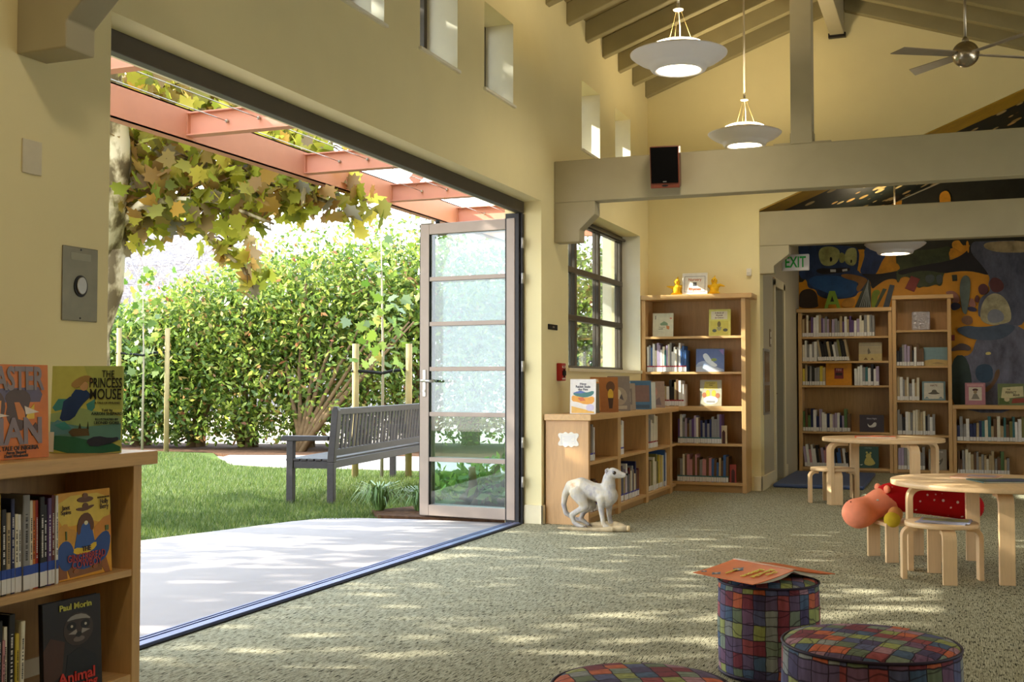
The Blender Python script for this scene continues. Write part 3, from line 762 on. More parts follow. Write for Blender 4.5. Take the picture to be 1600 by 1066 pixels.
# planting by the door
def clump(label, loc, n, h, size):
    o = thing('strap_leaf_plant', label, 'plant', (loc[0], loc[1], -0.015))
    mb = MB()
    for k in range(n):
        a = random.uniform(0, 2 * PI); l = h * random.uniform(.7, 1.2); out = random.uniform(.4, 1.0) * h * 1.35
        c, s_ = math.cos(a), math.sin(a); w = 0.0045
        pts = [(0.03 * c, 0.03 * s_, 0), (out * .35 * c, out * .35 * s_, l * .75), (out * .75 * c, out * .75 * s_, l * .85), (out * 1.1 * c, out * 1.1 * s_, l * .45)]
        ws = [w, w * 1.3, w, 0.001]; v = []
        for p, ww in zip(pts, ws): v += [(p[0] - s_ * ww, p[1] + c * ww, p[2]), (p[0] + s_ * ww, p[1] - c * ww, p[2])]
        mb.add(v, [(0, 1, 3, 2), (2, 3, 5, 4), (4, 5, 7, 6)])
    mb.build('leaves', mat('strap_leaf_green', (84, 112, 56), 0.45, 0.4, var=0.3, scale=8), o)
clump('tufted strap-leaved plant on the lawn edge, left of the leafy bush', (-4.80, 9.15), 110, 0.27, 1)
clump('strap-leaved plant at the foot of the open glass door', (-4.45, 9.25), 90, 0.24, 1)
shrub('low broad-leaved bush behind the open glass door', (-4.35, 9.95), [(0, 0, 0.22, 0.36, 0.36, 0.22), (0.3, 0.3, 0.25, 0.35, 0.35, 0.25)], 380, 0.13, leafmat('broad_leaf', [(0, (70, 110, 40)), (0.6, (120, 158, 62)), (1, (170, 190, 90))], 0.35), 3, None, kind='bush')
shrub('taller leafy bush seen through the lower panes of the glass door', (-3.95, 10.9), [(0, 0, 0.35, 0.3, 0.4, 0.35), (0.05, 0.6, 0.4, 0.3, 0.5, 0.4)], 700, 0.12, HEDGE2, 3, None, kind='bush')
# ------------------------------------------------------------------ bookcases  (local: x along the front, y 0 = front, +y = towards the wall)
def bookcase(label, loc, rz, w, d, h, shelves, div=(), ends=('l', 'r'), end_mat=None, over=(0.03, 0.03), top_front=0.025, group=None, toe=0.05):
    o = thing('bookcase', label, 'bookcase', loc, rz, group)
    t = 0.045
    if 'l' in ends: MB().box(0, t, 0, d, 0, h - 0.05).build('side_panel', end_mat or MAPLE['z'], o, bevel=0.003)
    if 'r' in ends: MB().box(w - t, w, 0, d, 0, h - 0.05).build('side_panel', end_mat or MAPLE['z'], o, bevel=0.003)
    MB().box(-over[0], w + over[1], -top_front, d, h - 0.05, h).build('top', MAPLE['x'], o, bevel=0.004)
    x0 = t if 'l' in ends else 0; x1 = w - t if 'r' in ends else w
    MB().box(x0, x1, d - 0.012, d - 0.001, 0.0, h - 0.05).build('back_panel', PANEL['z'], o)
    edges = [x0] + [v for a, b in div for v in (a, b)] + [x1]
    for a, b in div: MB().box(a, b, 0.002, d - 0.012, 0, h - 0.05).build('divider', MAPLE['z'], o, bevel=0.002)
    for a, b in zip(edges[::2], edges[1::2]):
        for i, z in enumerate(shelves):
            th = 0.025 if not (isinstance(z, tuple)) else z[1]
            zz = z[0] if isinstance(z, tuple) else z
            MB().box(a, b, 0.004, d - 0.012, zz - th, zz).build('shelf', MAPLE['x'], o, bevel=0.002)
    if toe: MB().box(x0, x1, 0.03, 0.045, 0, min([(z[0] - z[1]) if isinstance(z, tuple) else z - 0.025 for z in shelves])).build('toe_kick', PANEL['x'], o)
    return o
# front left case stands against the left wall and faces the room
bookcase('low honey-maple bookcase in the left foreground, picture books on and in it', (-2.80, 1.50, 0), R(90), 1.96, 0.328, 0.897, [0.47, (0.09, 0.03)], [(0.95, 1.04)], over=(0.03, 0.06))
bookcase('low honey-maple bookcase with a white scalloped card on its end, under the steel window', (-2.745, 8.83, 0), R(90), 3.13, 0.367, 0.893, [0.505, (0.085, 0.03)], [(0.875, 0.965), (1.86, 1.95), (2.85, 2.95)], end_mat=ENDP, over=(0.035, 0.0), top_front=0.03, ends=('l',))
bookcase('tall honey-maple corner bookcase with a yellow display and sign on its top', (-3.125, 11.97, 0), 0, 1.115, 0.328, 2.085, [1.642, 1.264, 0.508, (0.104, 0.03), (0.901, 0.05)], over=(0.0, 0.07))
bookcase('wide maple bookcase standing left of the tall narrow one in the alcove', (-1.885, 15.30, 0), 0, 1.17, 0.30, 2.113, [1.746, 1.427, 1.113, 0.515, (0.053, 0.03)], over=(0.02, 0.0))
bookcase('tall narrow maple bookcase between the two wider ones in the alcove', (-0.712, 15.28, 0), 0, 0.70, 0.32, 2.255, [1.812, 1.36, 0.924, 0.49, (0.05, 0.03)], over=(0.0, 0.03))
bookcase('low maple bookcase below the painted mural at the right of the alcove', (-0.010, 15.30, 0), 0, 2.6, 0.30, 0.872, [0.423, (0.016, 0.016)], [(1.28, 1.33)], over=(0.0, 0.03), toe=0)

# ------------------------------------------------------------------ books
ORD = 'first second third fourth fifth sixth seventh eighth ninth tenth eleventh twelfth thirteenth fourteenth fifteenth sixteenth seventeenth eighteenth nineteenth twentieth'.split()
TENS = {20: 'twenty', 30: 'thirty', 40: 'forty'}
def ordinal(n):
    if n <= 20: return ORD[n - 1]
    t, r = n // 10 * 10, n % 10
    return TENS[t] + '-' + ORD[r - 1] if r else {30: 'thirtieth', 40: 'fortieth'}[t]
PAL = {'cream': (222, 214, 190), 'white': (228, 226, 220), 'navy': (38, 44, 84), 'blue': (60, 96, 150), 'teal': (58, 110, 112), 'grey': (140, 138, 136), 'black': (30, 28, 30),
       'red': (160, 44, 36), 'yellow': (206, 184, 70), 'orange': (206, 116, 40), 'brown': (104, 76, 52), 'purple': (94, 70, 120), 'green': (84, 112, 66), 'lilac': (168, 152, 178), 'tan': (176, 156, 118), 'pink': (196, 140, 144), 'olive': (120, 116, 66), 'maroon': (96, 36, 40)}
def cm(c): return mat('book_cover_' + c, PAL[c], 0.4, 0.4, var=0.10, scale=22)
PAGES = mat('book_pages', (226, 218, 196), 0.8, 0.15, var=0.05, scale=60)
STICK = mat('spine_label_paper', (222, 220, 216), 0.6, 0.2)
BAND = {'red': mat('label_band_red', (150, 40, 52), 0.6), 'blue': mat('label_band_blue', (50, 78, 160), 0.6), 'teal': mat('label_band_teal', (70, 108, 112), 0.6), 'violet': mat('label_band_violet', (86, 84, 168), 0.6), None: STICK}
def book_mesh(t, h, d, colour, band, parts=False):
    """spine at y = 0, facing -y; x is the thickness, z the height"""
    c = MB(); b = 0.0022
    c.box(0, b, 0, d, 0, h).box(t - b, t, 0, d, 0, h).box(b, t - b, 0, b, 0, h)
    if t > 0.014:                                        # hollow joint between spine and boards
        c.box(b * 1.2, t - b * 1.2, -0.0012, 0.0, 0.001, h - 0.001)
    p = MB().box(b, t - b, b, d - 0.004, 0.004, h - 0.004)
    s = MB(); e = 0.0018
    s.box(0.0006, t - 0.0006, -e, -0.0012, 0.005, 0.052)
    q = MB()
    if band: q.box(0.0004, t - 0.0004, -e, -0.0012, 0.052, 0.082 if band == 'blue' else 0.066)
    return c, p, s, q
BOOKS = []
def row(case, group, org, rz, x0, x1, z, hts, th, cols, band, rowname, depth=0.20, lean=None, near=False, seed=1, hvar=1.0):
    rnd = random.Random(seed); x = x0; k = 0
    ca, sa = math.cos(rz), math.sin(rz)
    while x < x1:
        t = rnd.uniform(*th)
        if isinstance(cols[0], tuple): col, t, h = cols[k][0], cols[k][1], cols[k][2]
        else:
            col = rnd.choice(cols); h = rnd.uniform(*hts) if rnd.random() < .75 else rnd.uniform(hts[0] * 0.86, hts[0])
        d = depth * rnd.uniform(.88, 1.0)
        dy = rnd.uniform(0, .008)
        ln = lean(x) if lean else rnd.choice([0, 0, 0, R(0.8), R(-0.6)])
        c, p, s, q = book_mesh(t, h, d, col, band)
        nm = 'picture_book'
        lab = '%s book, %s from the left, %s' % (col if t < 0.024 else 'thick ' + col, ordinal(k + 1), rowname)
        P0 = (org[0] + ca * x - sa * dy, org[1] + sa * x + ca * dy, z + 0.0008)
        if near:
            o = thing(nm, lab, 'book', P0, 0, group)
            c.build('cover', cm(col), o, bevel=0.0006, seg=1); p.build('page_block', PAGES, o)
            s.v += []; l = MB(); l.v, l.f, l.m, l.smooth = list(s.v), list(s.f), [0] * len(s.f), list(s.smooth)
            l.add(q.v, q.f, 1); l.build('spine_label', [STICK, BAND[band]], o)
            txt = rnd.random()
            g = MB(); hh = 0.10
            while hh < h * 0.8:
                w_ = rnd.uniform(.002, .005)
                g.box(t * .36, t * .64, -0.0019, -0.0012, hh, hh + w_); hh += w_ + rnd.choice([.0015, .002, .002, .002, .008])
            g.build('spine_lettering', cm('white' if col in ('black', 'navy', 'blue', 'maroon', 'purple', 'red') else 'black'), o)
        else:
            m = MB(); m.add(c.v, c.f, 0); m.add(p.v, p.f, 1); m.add(s.v, s.f, 2); m.add(q.v, q.f, 3)
            o = m.build(nm, [cm(col), PAGES, STICK, BAND[band]]); tag(o, lab, 'book', group); o.location = P0
        o.rotation_euler = (0, ln, rz)
        if ln:
            e = abs(math.sin(ln)); 
            if ln < 0: o.location = (P0[0] + 0, P0[1], P0[2] + t * e)      # pivots on the other edge
        BOOKS.append(o)
        x += t * (1 / math.cos(ln)) + rnd.uniform(0.0004, 0.0016) + (abs(math.sin(ln)) * 0.0 if lean else abs(math.tan(ln)) * h)
        k += 1
        if isinstance(cols[0], tuple) and k >= len(cols): break
    return k
MIX = ['cream', 'white', 'white', 'grey', 'lilac', 'blue', 'brown', 'black', 'tan', 'cream', 'purple']
ALC = ['white', 'cream', 'grey', 'lilac', 'brown', 'tan', 'cream', 'grey', 'black', 'white', 'olive']

# front left case (origin x along world y from 1.50)
fx = 2.60 - 1.50
row('front', 'books on the upper shelf of the front left bookcase', (-2.822, 1.50), R(90), 2.735 - 1.5, 4.0, 0.47, (0.28, 0.31), (.012, .02),
    [('red', .016, .295), ('blue', .018, .285), ('blue', .017, .292), ('blue', .014, .285), ('yellow', .016, .325), ('black', .022, .275), ('tan', .018, .262), ('navy', .016, .305), ('cream', .014, .255), ('white', .014, .252), ('grey', .030, .312),
     ('cream', .014, .292), ('orange', .014, .290), ('red', .013, .290), ('black', .022, .30), ('black', .016, .272), ('purple', .018, .292), ('maroon', .014, .30), ('white', .012, .298)], 'blue', 'upper shelf of front left bookcase', near=True, seed=3, lean=lambda x: R(-1.0))
row('front', 'books on the bottom shelf of the front left bookcase', (-2.822, 1.50), R(90), 2.735 - 1.5, 4.0, 0.09, (0.26, 0.3), (.012, .02),
    [('grey', .02, .25), ('blue', .02, .29), ('navy', .024, .30), ('black', .022, .305), ('pink', .012, .24), ('cream', .014, .28), ('black', .026, .315), ('yellow', .014, .25), ('cream', .018, .285)], 'blue', 'bottom shelf of front left bookcase', near=True, seed=4)
# low case under the window (origin x along world y from 8.83)
O = (-2.775, 8.83)
row('low', 'books in the upper left bay of the low bookcase', O, R(90), 0.055, 0.26, 0.505, (0.27, 0.30), (.026, .036), ['brown', 'grey', 'cream', 'white', 'tan'], 'violet', 'upper left bay of low window bookcase', seed=5, lean=lambda x: 0)
row('low', 'books in the lower left bay of the low bookcase', O, R(90), 0.055, 0.32, 0.085, (0.24, 0.27), (.03, .045), ['maroon', 'brown', 'black', 'lilac'], 'violet', 'lower left bay of low window bookcase', seed=6, lean=lambda x: 0)
row('low', 'books in the upper middle bay of the low bookcase', O, R(90), 0.985, 1.13, 0.505, (0.28, 0.31), (.03, .04), ['cream', 'white', 'brown', 'maroon'], 'violet', 'upper middle bay of low window bookcase', seed=7, lean=lambda x: 0)
row('low', 'books in the lower middle bay of the low bookcase', O, R(90), 0.985, 1.70, 0.085, (0.25, 0.33), (.032, .052), ['brown', 'tan', 'cream', 'grey', 'navy', 'white', 'maroon', 'lilac'], 'violet', 'lower middle bay of low window bookcase', seed=8, lean=lambda x: 0)
row('low', 'books in the upper right bay of the low bookcase', O, R(90), 1.97, 2.42, 0.505, (0.28, 0.33), (.035, .055), ['cream', 'tan', 'black', 'grey', 'white'], 'red', 'upper right bay of low window bookcase', seed=9, lean=lambda x: 0)
row('low', 'books in the lower right bay of the low bookcase', O, R(90), 1.97, 2.62, 0.085, (0.28, 0.36), (.045, .065), ['olive', 'cream', 'tan', 'yellow', 'tan', 'olive', 'brown'], None, 'lower right bay of low window bookcase', seed=10, lean=lambda x: 0)
row('low', 'blue books at the end of the lower right bay', O, R(90), 2.67, 2.84, 0.085, (0.3, 0.36), (.04, .05), [('cream', .04, .32), ('blue', .05, .37), ('white', .04, .34)], None, 'end of lower right bay of window bookcase', seed=11, lean=lambda x: 0)
# tall corner case
O = (-3.125, 11.99)
row('tall', 'books on the second shelf of the corner bookcase', O, 0, 0.055, 0.475, 1.264, (0.25, 0.31), (.014, .026), ['white', 'cream', 'blue', 'white', 'blue', 'cream', 'teal', 'grey', 'yellow', 'lilac', 'white'], 'red', 'second shelf of tall corner bookcase', seed=12, lean=lambda x: 0)
row('tall', 'books on the third shelf of the corner bookcase', O, 0, 0.16, 0.43, 0.901, (0.22, 0.29), (.02, .03), ['cream', 'brown', 'tan', 'white', 'cream', 'black'], 'red', 'third shelf of tall corner bookcase', seed=13, lean=lambda x: 0)
row('tall', 'books on the fourth shelf of the corner bookcase', O, 0, 0.39, 0.85, 0.508, (0.24, 0.31), (.018, .03), ['grey', 'lilac', 'cream', 'purple', 'navy', 'grey', 'white', 'brown'], 'teal', 'fourth shelf of tall corner bookcase', seed=14, lean=lambda x: 0)
row('tall', 'books on the bottom shelf of the corner bookcase', O, 0, 0.38, 0.90, 0.104, (0.24, 0.29), (.018, .03), ['brown', 'maroon', 'grey', 'tan', 'cream', 'grey', 'blue', 'pink', 'brown'], 'teal', 'bottom shelf of tall corner bookcase', seed=15, lean=lambda x: R(1.0) if x > .6 else 0)
# alcove
O = (-1.885, 15.33)
A_ = 'alcove wide bookcase'
row('a', 'books on the top shelf of the wide alcove bookcase', O, 0, 0.05, 0.925, 1.746, (0.22, 0.29), (.022, .036), ['white', 'lilac', 'cream', 'grey', 'brown', 'lilac', 'grey', 'tan', 'white', 'cream', 'purple'], None, 'top shelf of ' + A_, seed=16)
row('a', 'books on the second shelf of the wide alcove bookcase', O, 0, 0.05, 0.20, 1.427, (0.24, 0.28), (.022, .036), ['white', 'cream', 'grey'], None, 'left end of second shelf, ' + A_, seed=17, lean=lambda x: 0)
row('a', 'leaning books on the second shelf of the wide alcove bookcase', O, 0, 0.25, 0.645, 1.427, (0.24, 0.285), (.022, .036), ['white', 'cream', 'tan', 'brown', 'olive', 'grey', 'black'], None, 'leaning run on second shelf, ' + A_, seed=18, lean=lambda x: R(-9))
row('a', 'books at the left of the third shelf of the wide alcove bookcase', O, 0, 0.05, 0.31, 1.113, (0.25, 0.28), (.022, .036), ['grey', 'brown', 'tan', 'grey', 'black', 'teal', 'yellow'], None, 'left of third shelf, ' + A_, seed=19)
row('a', 'books at the right of the third shelf of the wide alcove bookcase', O, 0, 0.70, 0.985, 1.113, (0.22, 0.28), (.022, .036), ['lilac', 'white', 'teal', 'grey', 'black', 'white'], None, 'right of third shelf, ' + A_, seed=20)
row('a', 'books on the fourth shelf of the wide alcove bookcase', O, 0, 0.05, 0.62, 0.515, (0.22, 0.30), (.024, .038), ['brown', 'navy', 'blue', 'cream', 'tan', 'grey', 'green', 'white', 'lilac'], None, 'fourth shelf of ' + A_, seed=21)
row('a', 'leaning books on the bottom shelf of the wide alcove bookcase', O, 0, 0.07, 0.60, 0.053, (0.22, 0.29), (.022, .034), ['brown', 'white', 'lilac', 'blue', 'teal', 'blue', 'pink', 'olive', 'black', 'white', 'cream'], None, 'bottom shelf of ' + A_, seed=22, lean=lambda x: R(-6))
O = (-0.712, 15.31); B_ = 'alcove narrow bookcase'
row('b', 'books on the second shelf of the narrow alcove bookcase', O, 0, 0.05, 0.37, 1.36, (0.22, 0.29), (.02, .032), ['grey', 'brown', 'black', 'white', 'lilac', 'brown'], None, 'second shelf of ' + B_, seed=23)
row('b', 'books on the third shelf of the narrow alcove bookcase', O, 0, 0.05, 0.31, 0.924, (0.24, 0.30), (.022, .034), ['brown', 'cream', 'white', 'grey', 'tan', 'white'], None, 'third shelf of ' + B_, seed=24)
row('b', 'books on the fourth shelf of the narrow alcove bookcase', O, 0, 0.05, 0.47, 0.49, (0.25, 0.32), (.022, .034), ['grey', 'tan', 'black', 'cream', 'grey', 'white'], None, 'fourth shelf of ' + B_, seed=25)
row('b', 'books on the bottom shelf of the narrow alcove bookcase', O, 0, 0.05, 0.37, 0.05, (0.24, 0.31), (.024, .036), ['grey', 'lilac', 'cream', 'brown'], None, 'bottom shelf of ' + B_, seed=26)
O = (-0.010, 15.33); C_ = 'low alcove bookcase'
row('c', 'books on the upper shelf of the low alcove bookcase', O, 0, 0.05, 0.85, 0.423, (0.22, 0.31), (.024, .038), ['teal', 'cream', 'tan', 'olive', 'navy', 'brown', 'grey', 'white', 'teal', 'tan'], None, 'upper shelf of ' + C_, seed=27)
row('c', 'books on the bottom shelf of the low alcove bookcase', O, 0, 0.05, 0.62, 0.016, (0.20, 0.31), (.024, .038), ['grey', 'tan', 'brown', 'green', 'cream', 'grey', 'pink', 'tan'], None, 'bottom shelf of ' + C_, seed=28)

# ------------------------------------------------------------------ books shown cover-out (local: cover in the xz plane, facing -y, x 0..w, z 0..h)
def poly(pts, cx=0, cz=0, s=1): return [(cx + x * s, cz + z * s) for x, z in pts]
def ell(cx, cz, rx, rz_, n=20, a0=0, a1=2 * PI): return [(cx + rx * math.cos(a0 + (a1 - a0) * i / n), cz + rz_ * math.sin(a0 + (a1 - a0) * i / n)) for i in range(n if a1 - a0 > 6.28 else n + 1)]
def art(mb, pts, mi, k): mb.prism(pts, 'y', -0.0008 - 0.0002 * k, -0.0002, mi)
def ac(c): return mat('print_%d_%d_%d' % c, c, 0.35, 0.4, var=0.07, scale=26)
def shown_book(label, loc, rz, w, h, t, bg, shapes, texts=(), tilt=0.0, spine=None, group=None, name='picture_book', label_card=False):
    o = thing(name, label, 'book', loc, rz, group); o.rotation_euler = (tilt, 0, rz)
    b = 0.0022
    MB().box(0, w, 0, b, 0, h).box(0, w, t - b, t, 0, h).box(-0.0012, b * .6, b, t - b, 0, h).build('cover', ac(spine or bg), o, bevel=0.0006, seg=1)
    MB().box(b, w - 0.004, b, t - b, 0.003, h - 0.003).build('page_block', PAGES, o)
    mb = MB(); cols = [bg]; mb.box(0.0006, w - 0.0006, -0.0005, 0, 0.0006, h - 0.0006, 0)
    for k, (c, pts) in enumerate(shapes):
        if c not in cols: cols.append(c)
        pts = chaikin(pts, 1) if 6 <= len(pts) <= 16 else pts
        art(mb, [(x * w, z * h) for x, z in pts], cols.index(c), k + 1)
    mb.build('cover_picture', [ac(c) for c in cols], o)
    for (s_, x, z, size, c, bold, sx) in texts:
        text('cover_title', s_, size, ac(c), o, (x * w, -0.0012 - 0.0002 * len(shapes), z * h), bold=bold, sx=sx)
    if label_card: MB().box(-0.0018, 0.016, -0.0055, -0.0045, 0.004, 0.06).box(-0.0018, 0.016, -0.0056, -0.0045, 0.06, 0.075).build('spine_label', STICK, o)
    return o
def E_(cx, cz, rx, rz_, n=20): return ell(cx, cz, rx, rz_, n)

# on the front left case
KD = (96, 78, 60)
shown_book('orange picture book with grey slab lettering standing on the front left bookcase', (-2.875, 2.80, 0.898), R(90), 0.272, 0.312, 0.012, (214, 118, 30),
    [((96, 84, 104), [(.0, .60), (.86, .60), (.90, .68), (.84, .76), (0, .74)]), ((84, 60, 44), [(.30, .46), (.42, .30), (.60, .30), (.66, .52), (.72, .66), (.60, .74), (.40, .74), (.28, .66), (.34, .58)]),
     ((90, 62, 44), E_(.14, .56, .16, .17)), ((214, 140, 50), [(.10, .48), (.16, .62), (.24, .62), (.22, .44), (.14, .38)]), ((214, 128, 44), [(.50, .42), (.44, .60), (.52, .60), (.60, .50), (.62, .40)]),
     ((222, 184, 40), [(.62, .42), (.76, .42), (.76, .58), (.66, .50)]), ((226, 214, 196), [(.60, .56), (.84, .49), (.62, .47)]), ((222, 206, 186), [(.12, .50), (.36, .46), (.14, .44)]),
     ((84, 56, 40), [(.72, .24), (.84, .32), (.78, .38), (.68, .30)])],
    [('MASTER', .42, .84, .105, (134, 120, 118), .0035, .70), ('MAN', .42, .28, .118, (134, 118, 120), .004, .98), ('A TALL TALE OF NIGERIA', .40, .115, .020, (60, 40, 24), .0004, 1.0), ('Aaron Shepard', .46, .072, .014, (60, 40, 24), .0003, 1), ('David Wisniewski', .46, .036, .014, (60, 40, 24), .0003, 1)], tilt=R(-2))
shown_book('green and blue picture book with a running child, beside the orange book', (-3.022, 3.232, 0.898), R(20.5), 0.254, 0.312, 0.014, (196, 202, 112),
    [((180, 194, 112), [(.45, 1), (1, 1), (1, .5), (.7, .5)]), ((150, 182, 130), [(0, .45), (.4, .52), (1, .42), (1, .2), (0, .2)]), ((96, 150, 150), [(0, .36), (.5, .30), (1, .34), (1, .15), (0, .15)]),
     ((92, 150, 172), [(0, .32), (.10, .38), (.34, .30), (.30, .22), (0, .20)]), ((44, 112, 92), [(0, .20), (.3, .19), (.6, .14), (1, .10), (1, 0), (0, 0)]), ((66, 150, 158), [(.02, .52), (.10, .62), (.22, .62), (.18, .50), (.06, .48)]),
     ((66, 150, 158), [(.50, .56), (.62, .62), (.62, .52), (.58, .48), (.52, .50)]), ((34, 66, 124), [(.18, .62), (.50, .72), (.57, .66), (.42, .54), (.32, .38), (.12, .36), (.16, .50)]), ((34, 66, 124), [(.28, .66), (.34, .73), (.50, .72), (.56, .64), (.40, .58)]),
     ((60, 150, 160), [(.06, .32), (.20, .36), (.30, .28), (.18, .26)]), ((206, 168, 128), E_(.46, .77, .06, .055)), ((170, 142, 92), [(.26, .78), (.36, .86), (.50, .90), (.58, .86), (.57, .80), (.48, .83), (.40, .76), (.34, .74)]),
     ((96, 84, 66), [(.26, .24), (.32, .28), (.54, .28), (.56, .20), (.32, .19)]), ((50, 60, 84), [(.50, .14), (.66, .20), (.86, .17), (.98, .19), (.96, .13), (.60, .06)]), ((50, 60, 50), [(.40, .28), (.42, .34), (.44, .28)]), ((50, 60, 50), [(.52, .28), (.535, .36), (.55, .27)])],
    [('THE', .80, .905, .036, (30, 36, 40), .0, .7), ('PRINCESS', .77, .80, .050, (30, 36, 40), .0003, .56), ('MOUSE', .77, .67, .054, (30, 36, 40), .0003, .66), ('A TALE OF FINLAND', .80, .575, .010, (90, 90, 60), .0002, 1), ('Told by', .80, .49, .013, (50, 70, 70), .0002, 1), ('AARON SHEPARD', .80, .45, .014, (40, 60, 60), .0002, 1), ('ILLUSTRATED BY', .80, .385, .011, (50, 70, 80), .0002, 1), ('LEONID GORE', .80, .345, .014, (40, 60, 70), .0002, 1)],
    tilt=R(-3), label_card=True)
BR = (104, 62, 34)
shown_book('orange-yellow picture book with a huge blue hat, upper shelf of the front left bookcase', (-2.842, 3.092, 0.4716), R(90), 0.262, 0.298, 0.012, (222, 160, 44),
    [((228, 196, 74), [(0, .64), (0, .96), (1, .96), (1, .66), (.8, .60), (.6, .66), (.3, .6)]), ((206, 150, 50), [(0, .60), (.16, .66), (.20, .58), (.34, .56), (.34, .4), (0, .4)]), ((206, 134, 44), [(.68, .56), (.86, .66), (1, .68), (1, .4), (.68, .4)]),
     ((140, 84, 40), [(0, .20), (.13, .20), (.15, .02), (.0, .02)]), ((150, 92, 44), [(.82, .26), (.88, .20), (.96, .0), (.86, .0), (.76, .14)]), ((132, 84, 46), [(.14, .14), (.20, .02), (.80, .04), (.80, .14), (.5, .2)]),
     ((34, 74, 140), E_(.13, .28, .15, .17)), ((34, 74, 140), [(.62, .36), (.80, .48), (.93, .50), (.99, .40), (.93, .22), (.80, .14), (.60, .12)]), ((36, 78, 146), [(.14, .24), (.28, .12), (.50, .08), (.74, .16), (.80, .24), (.6, .3), (.3, .3)]),
     ((42, 86, 156), [(.27, .28), (.36, .58), (.50, .66), (.62, .58), (.70, .28)]), ((226, 190, 40), [(.26, .28), (.28, .36), (.50, .33), (.70, .40), (.70, .32), (.50, .265)]),
     (BR, [(.34, .50), (.36, .66), (.46, .74), (.58, .74), (.66, .64), (.66, .54), (.60, .52), (.58, .62), (.50, .64), (.42, .60), (.40, .50)]), (BR, E_(.51, .82, .055, .04)), (BR, [(.34, .78), (.50, .76), (.68, .81), (.66, .83), (.50, .81), (.34, .81)]),
     (BR, E_(.51, .90, .15, .035)), ((120, 74, 40), E_(.51, .945, .05, .03)), ((226, 214, 170), E_(.51, .625, .035, .025)), ((150, 90, 50), E_(.30, .085, .05, .025)), ((150, 90, 50), E_(.66, .10, .05, .025)),
     ((90, 110, 60), [(.13, .46), (.15, .46), (.15, .56), (.13, .56)]), ((90, 110, 60), [(.88, .50), (.94, .50), (.94, .56), (.88, .56)])],
    [('THE', .50, .325, .024, (40, 34, 60), .0006, 1), ('GINGERBREAD', .50, .235, .036, (176, 70, 74), .0002, .78), ('COWBOY', .50, .155, .036, (176, 70, 74), .0002, .9), ('Janet', .14, .83, .022, (80, 56, 30), .0002, .8), ('Squires', .14, .775, .020, (80, 56, 30), .0002, .8), ('ILLUSTRATED BY', .85, .90, .009, (80, 56, 30), 0, .9), ('Holly', .86, .85, .024, (80, 56, 30), .0003, .8), ('Berry', .86, .79, .024, (80, 56, 30), .0003, .8)], tilt=R(-3))
shown_book('black picture book with masked face and red lettering, bottom of the front left bookcase', (-2.845, 3.035, 0.0922), R(84), 0.25, 0.312, 0.02, (34, 28, 28),
    [((70, 40, 26), [(0, .1), (.30, .2), (.36, .55), (.12, .62), (0, .5)]), ((22, 22, 26), [(.34, .1), (.40, .40), (.62, .46), (.90, .34), (.96, .10)]), ((60, 46, 40), E_(.60, .66, .26, .18)), ((150, 144, 134), [(.38, .76), (.50, .82), (.70, .82), (.84, .74), (.70, .765), (.50, .77)]),
     ((22, 18, 18), E_(.48, .70, .08, .05)), ((22, 18, 18), E_(.72, .70, .08, .05)), ((150, 142, 132), [(.42, .62), (.56, .66), (.58, .60)]), ((150, 142, 132), [(.64, .60), (.66, .66), (.80, .63)]), ((110, 96, 86), E_(.60, .55, .10, .03)), ((16, 14, 14), E_(.60, .60, .05, .03)), ((190, 180, 160), E_(.48, .70, .02, .015)), ((190, 180, 160), E_(.72, .70, .02, .015))],
    [('Paul Morin', .55, .915, .028, (206, 200, 84), .0008, 1.15), ('Animal', .55, .15, .050, (196, 48, 36), .0012, 1.15), ('Dreaming', .55, .05, .044, (196, 48, 36), .0012, 1.0)], tilt=R(-3), label_card=False)

# a loose stack of displayed books along the low case under the window
TOPZ = 0.894
CR = (226, 222, 214)
shown_book('pale picture book with green hills and orange ground, first on the low window bookcase', (-2.945, 8.96, TOPZ), R(6), 0.215, 0.285, 0.012, CR,
    [((66, 120, 112), [(.08, .58), (.30, .66), (.60, .60), (.94, .68), (.90, .54), (.60, .46), (.25, .50)]), ((86, 110, 170), [(.10, .60), (.40, .67), (.60, .62), (.40, .58)]), ((226, 160, 60), [(.06, .54), (.30, .50), (.60, .46), (.94, .52), (.94, .30), (.60, .26), (.30, .34), (.06, .36)]), ((224, 178, 86), [(.06, .22), (.5, .14), (.94, .06), (.94, .02), (.06, .02)]), ((200, 196, 220), E_(.78, .18, .16, .10)), ((206, 110, 60), [(.3, .46), (.5, .48), (.6, .38), (.4, .36)])],
    [('How', .50, .86, .028, (50, 50, 70), .0004, 1), ('Rabbit Stole', .50, .78, .028, (50, 50, 70), .0004, .9), ('the Fire', .50, .70, .026, (50, 50, 70), .0004, 1)], tilt=R(-4))
shown_book('dark grey-green picture book just behind the pale one on the low window bookcase', (-2.96, 9.18, TOPZ), R(30), 0.20, 0.25, 0.014, (112, 104, 84), [((150, 134, 96), [(.1, .1), (.9, .1), (.7, .5), (.3, .5)]), ((70, 70, 60), E_(.5, .7, .3, .15))], tilt=R(-4))
shown_book('tall amber picture book in shiny wrap, standing on the low window bookcase', (-2.93, 9.50, TOPZ), R(30), 0.245, 0.305, 0.02, (160, 98, 40),
    [((196, 130, 60), [(.05, .05), (.35, .05), (.30, .95), (.05, .95)]), ((96, 60, 30), E_(.72, .72, .16, .16)), ((214, 170, 50), E_(.72, .50, .10, .16)), ((70, 44, 24), [(.62, .40), (.82, .40), (.78, .10), (.66, .10)]), ((220, 196, 150), [(.1, .88), (.3, .86), (.26, .94), (.12, .95)])], tilt=R(-4))
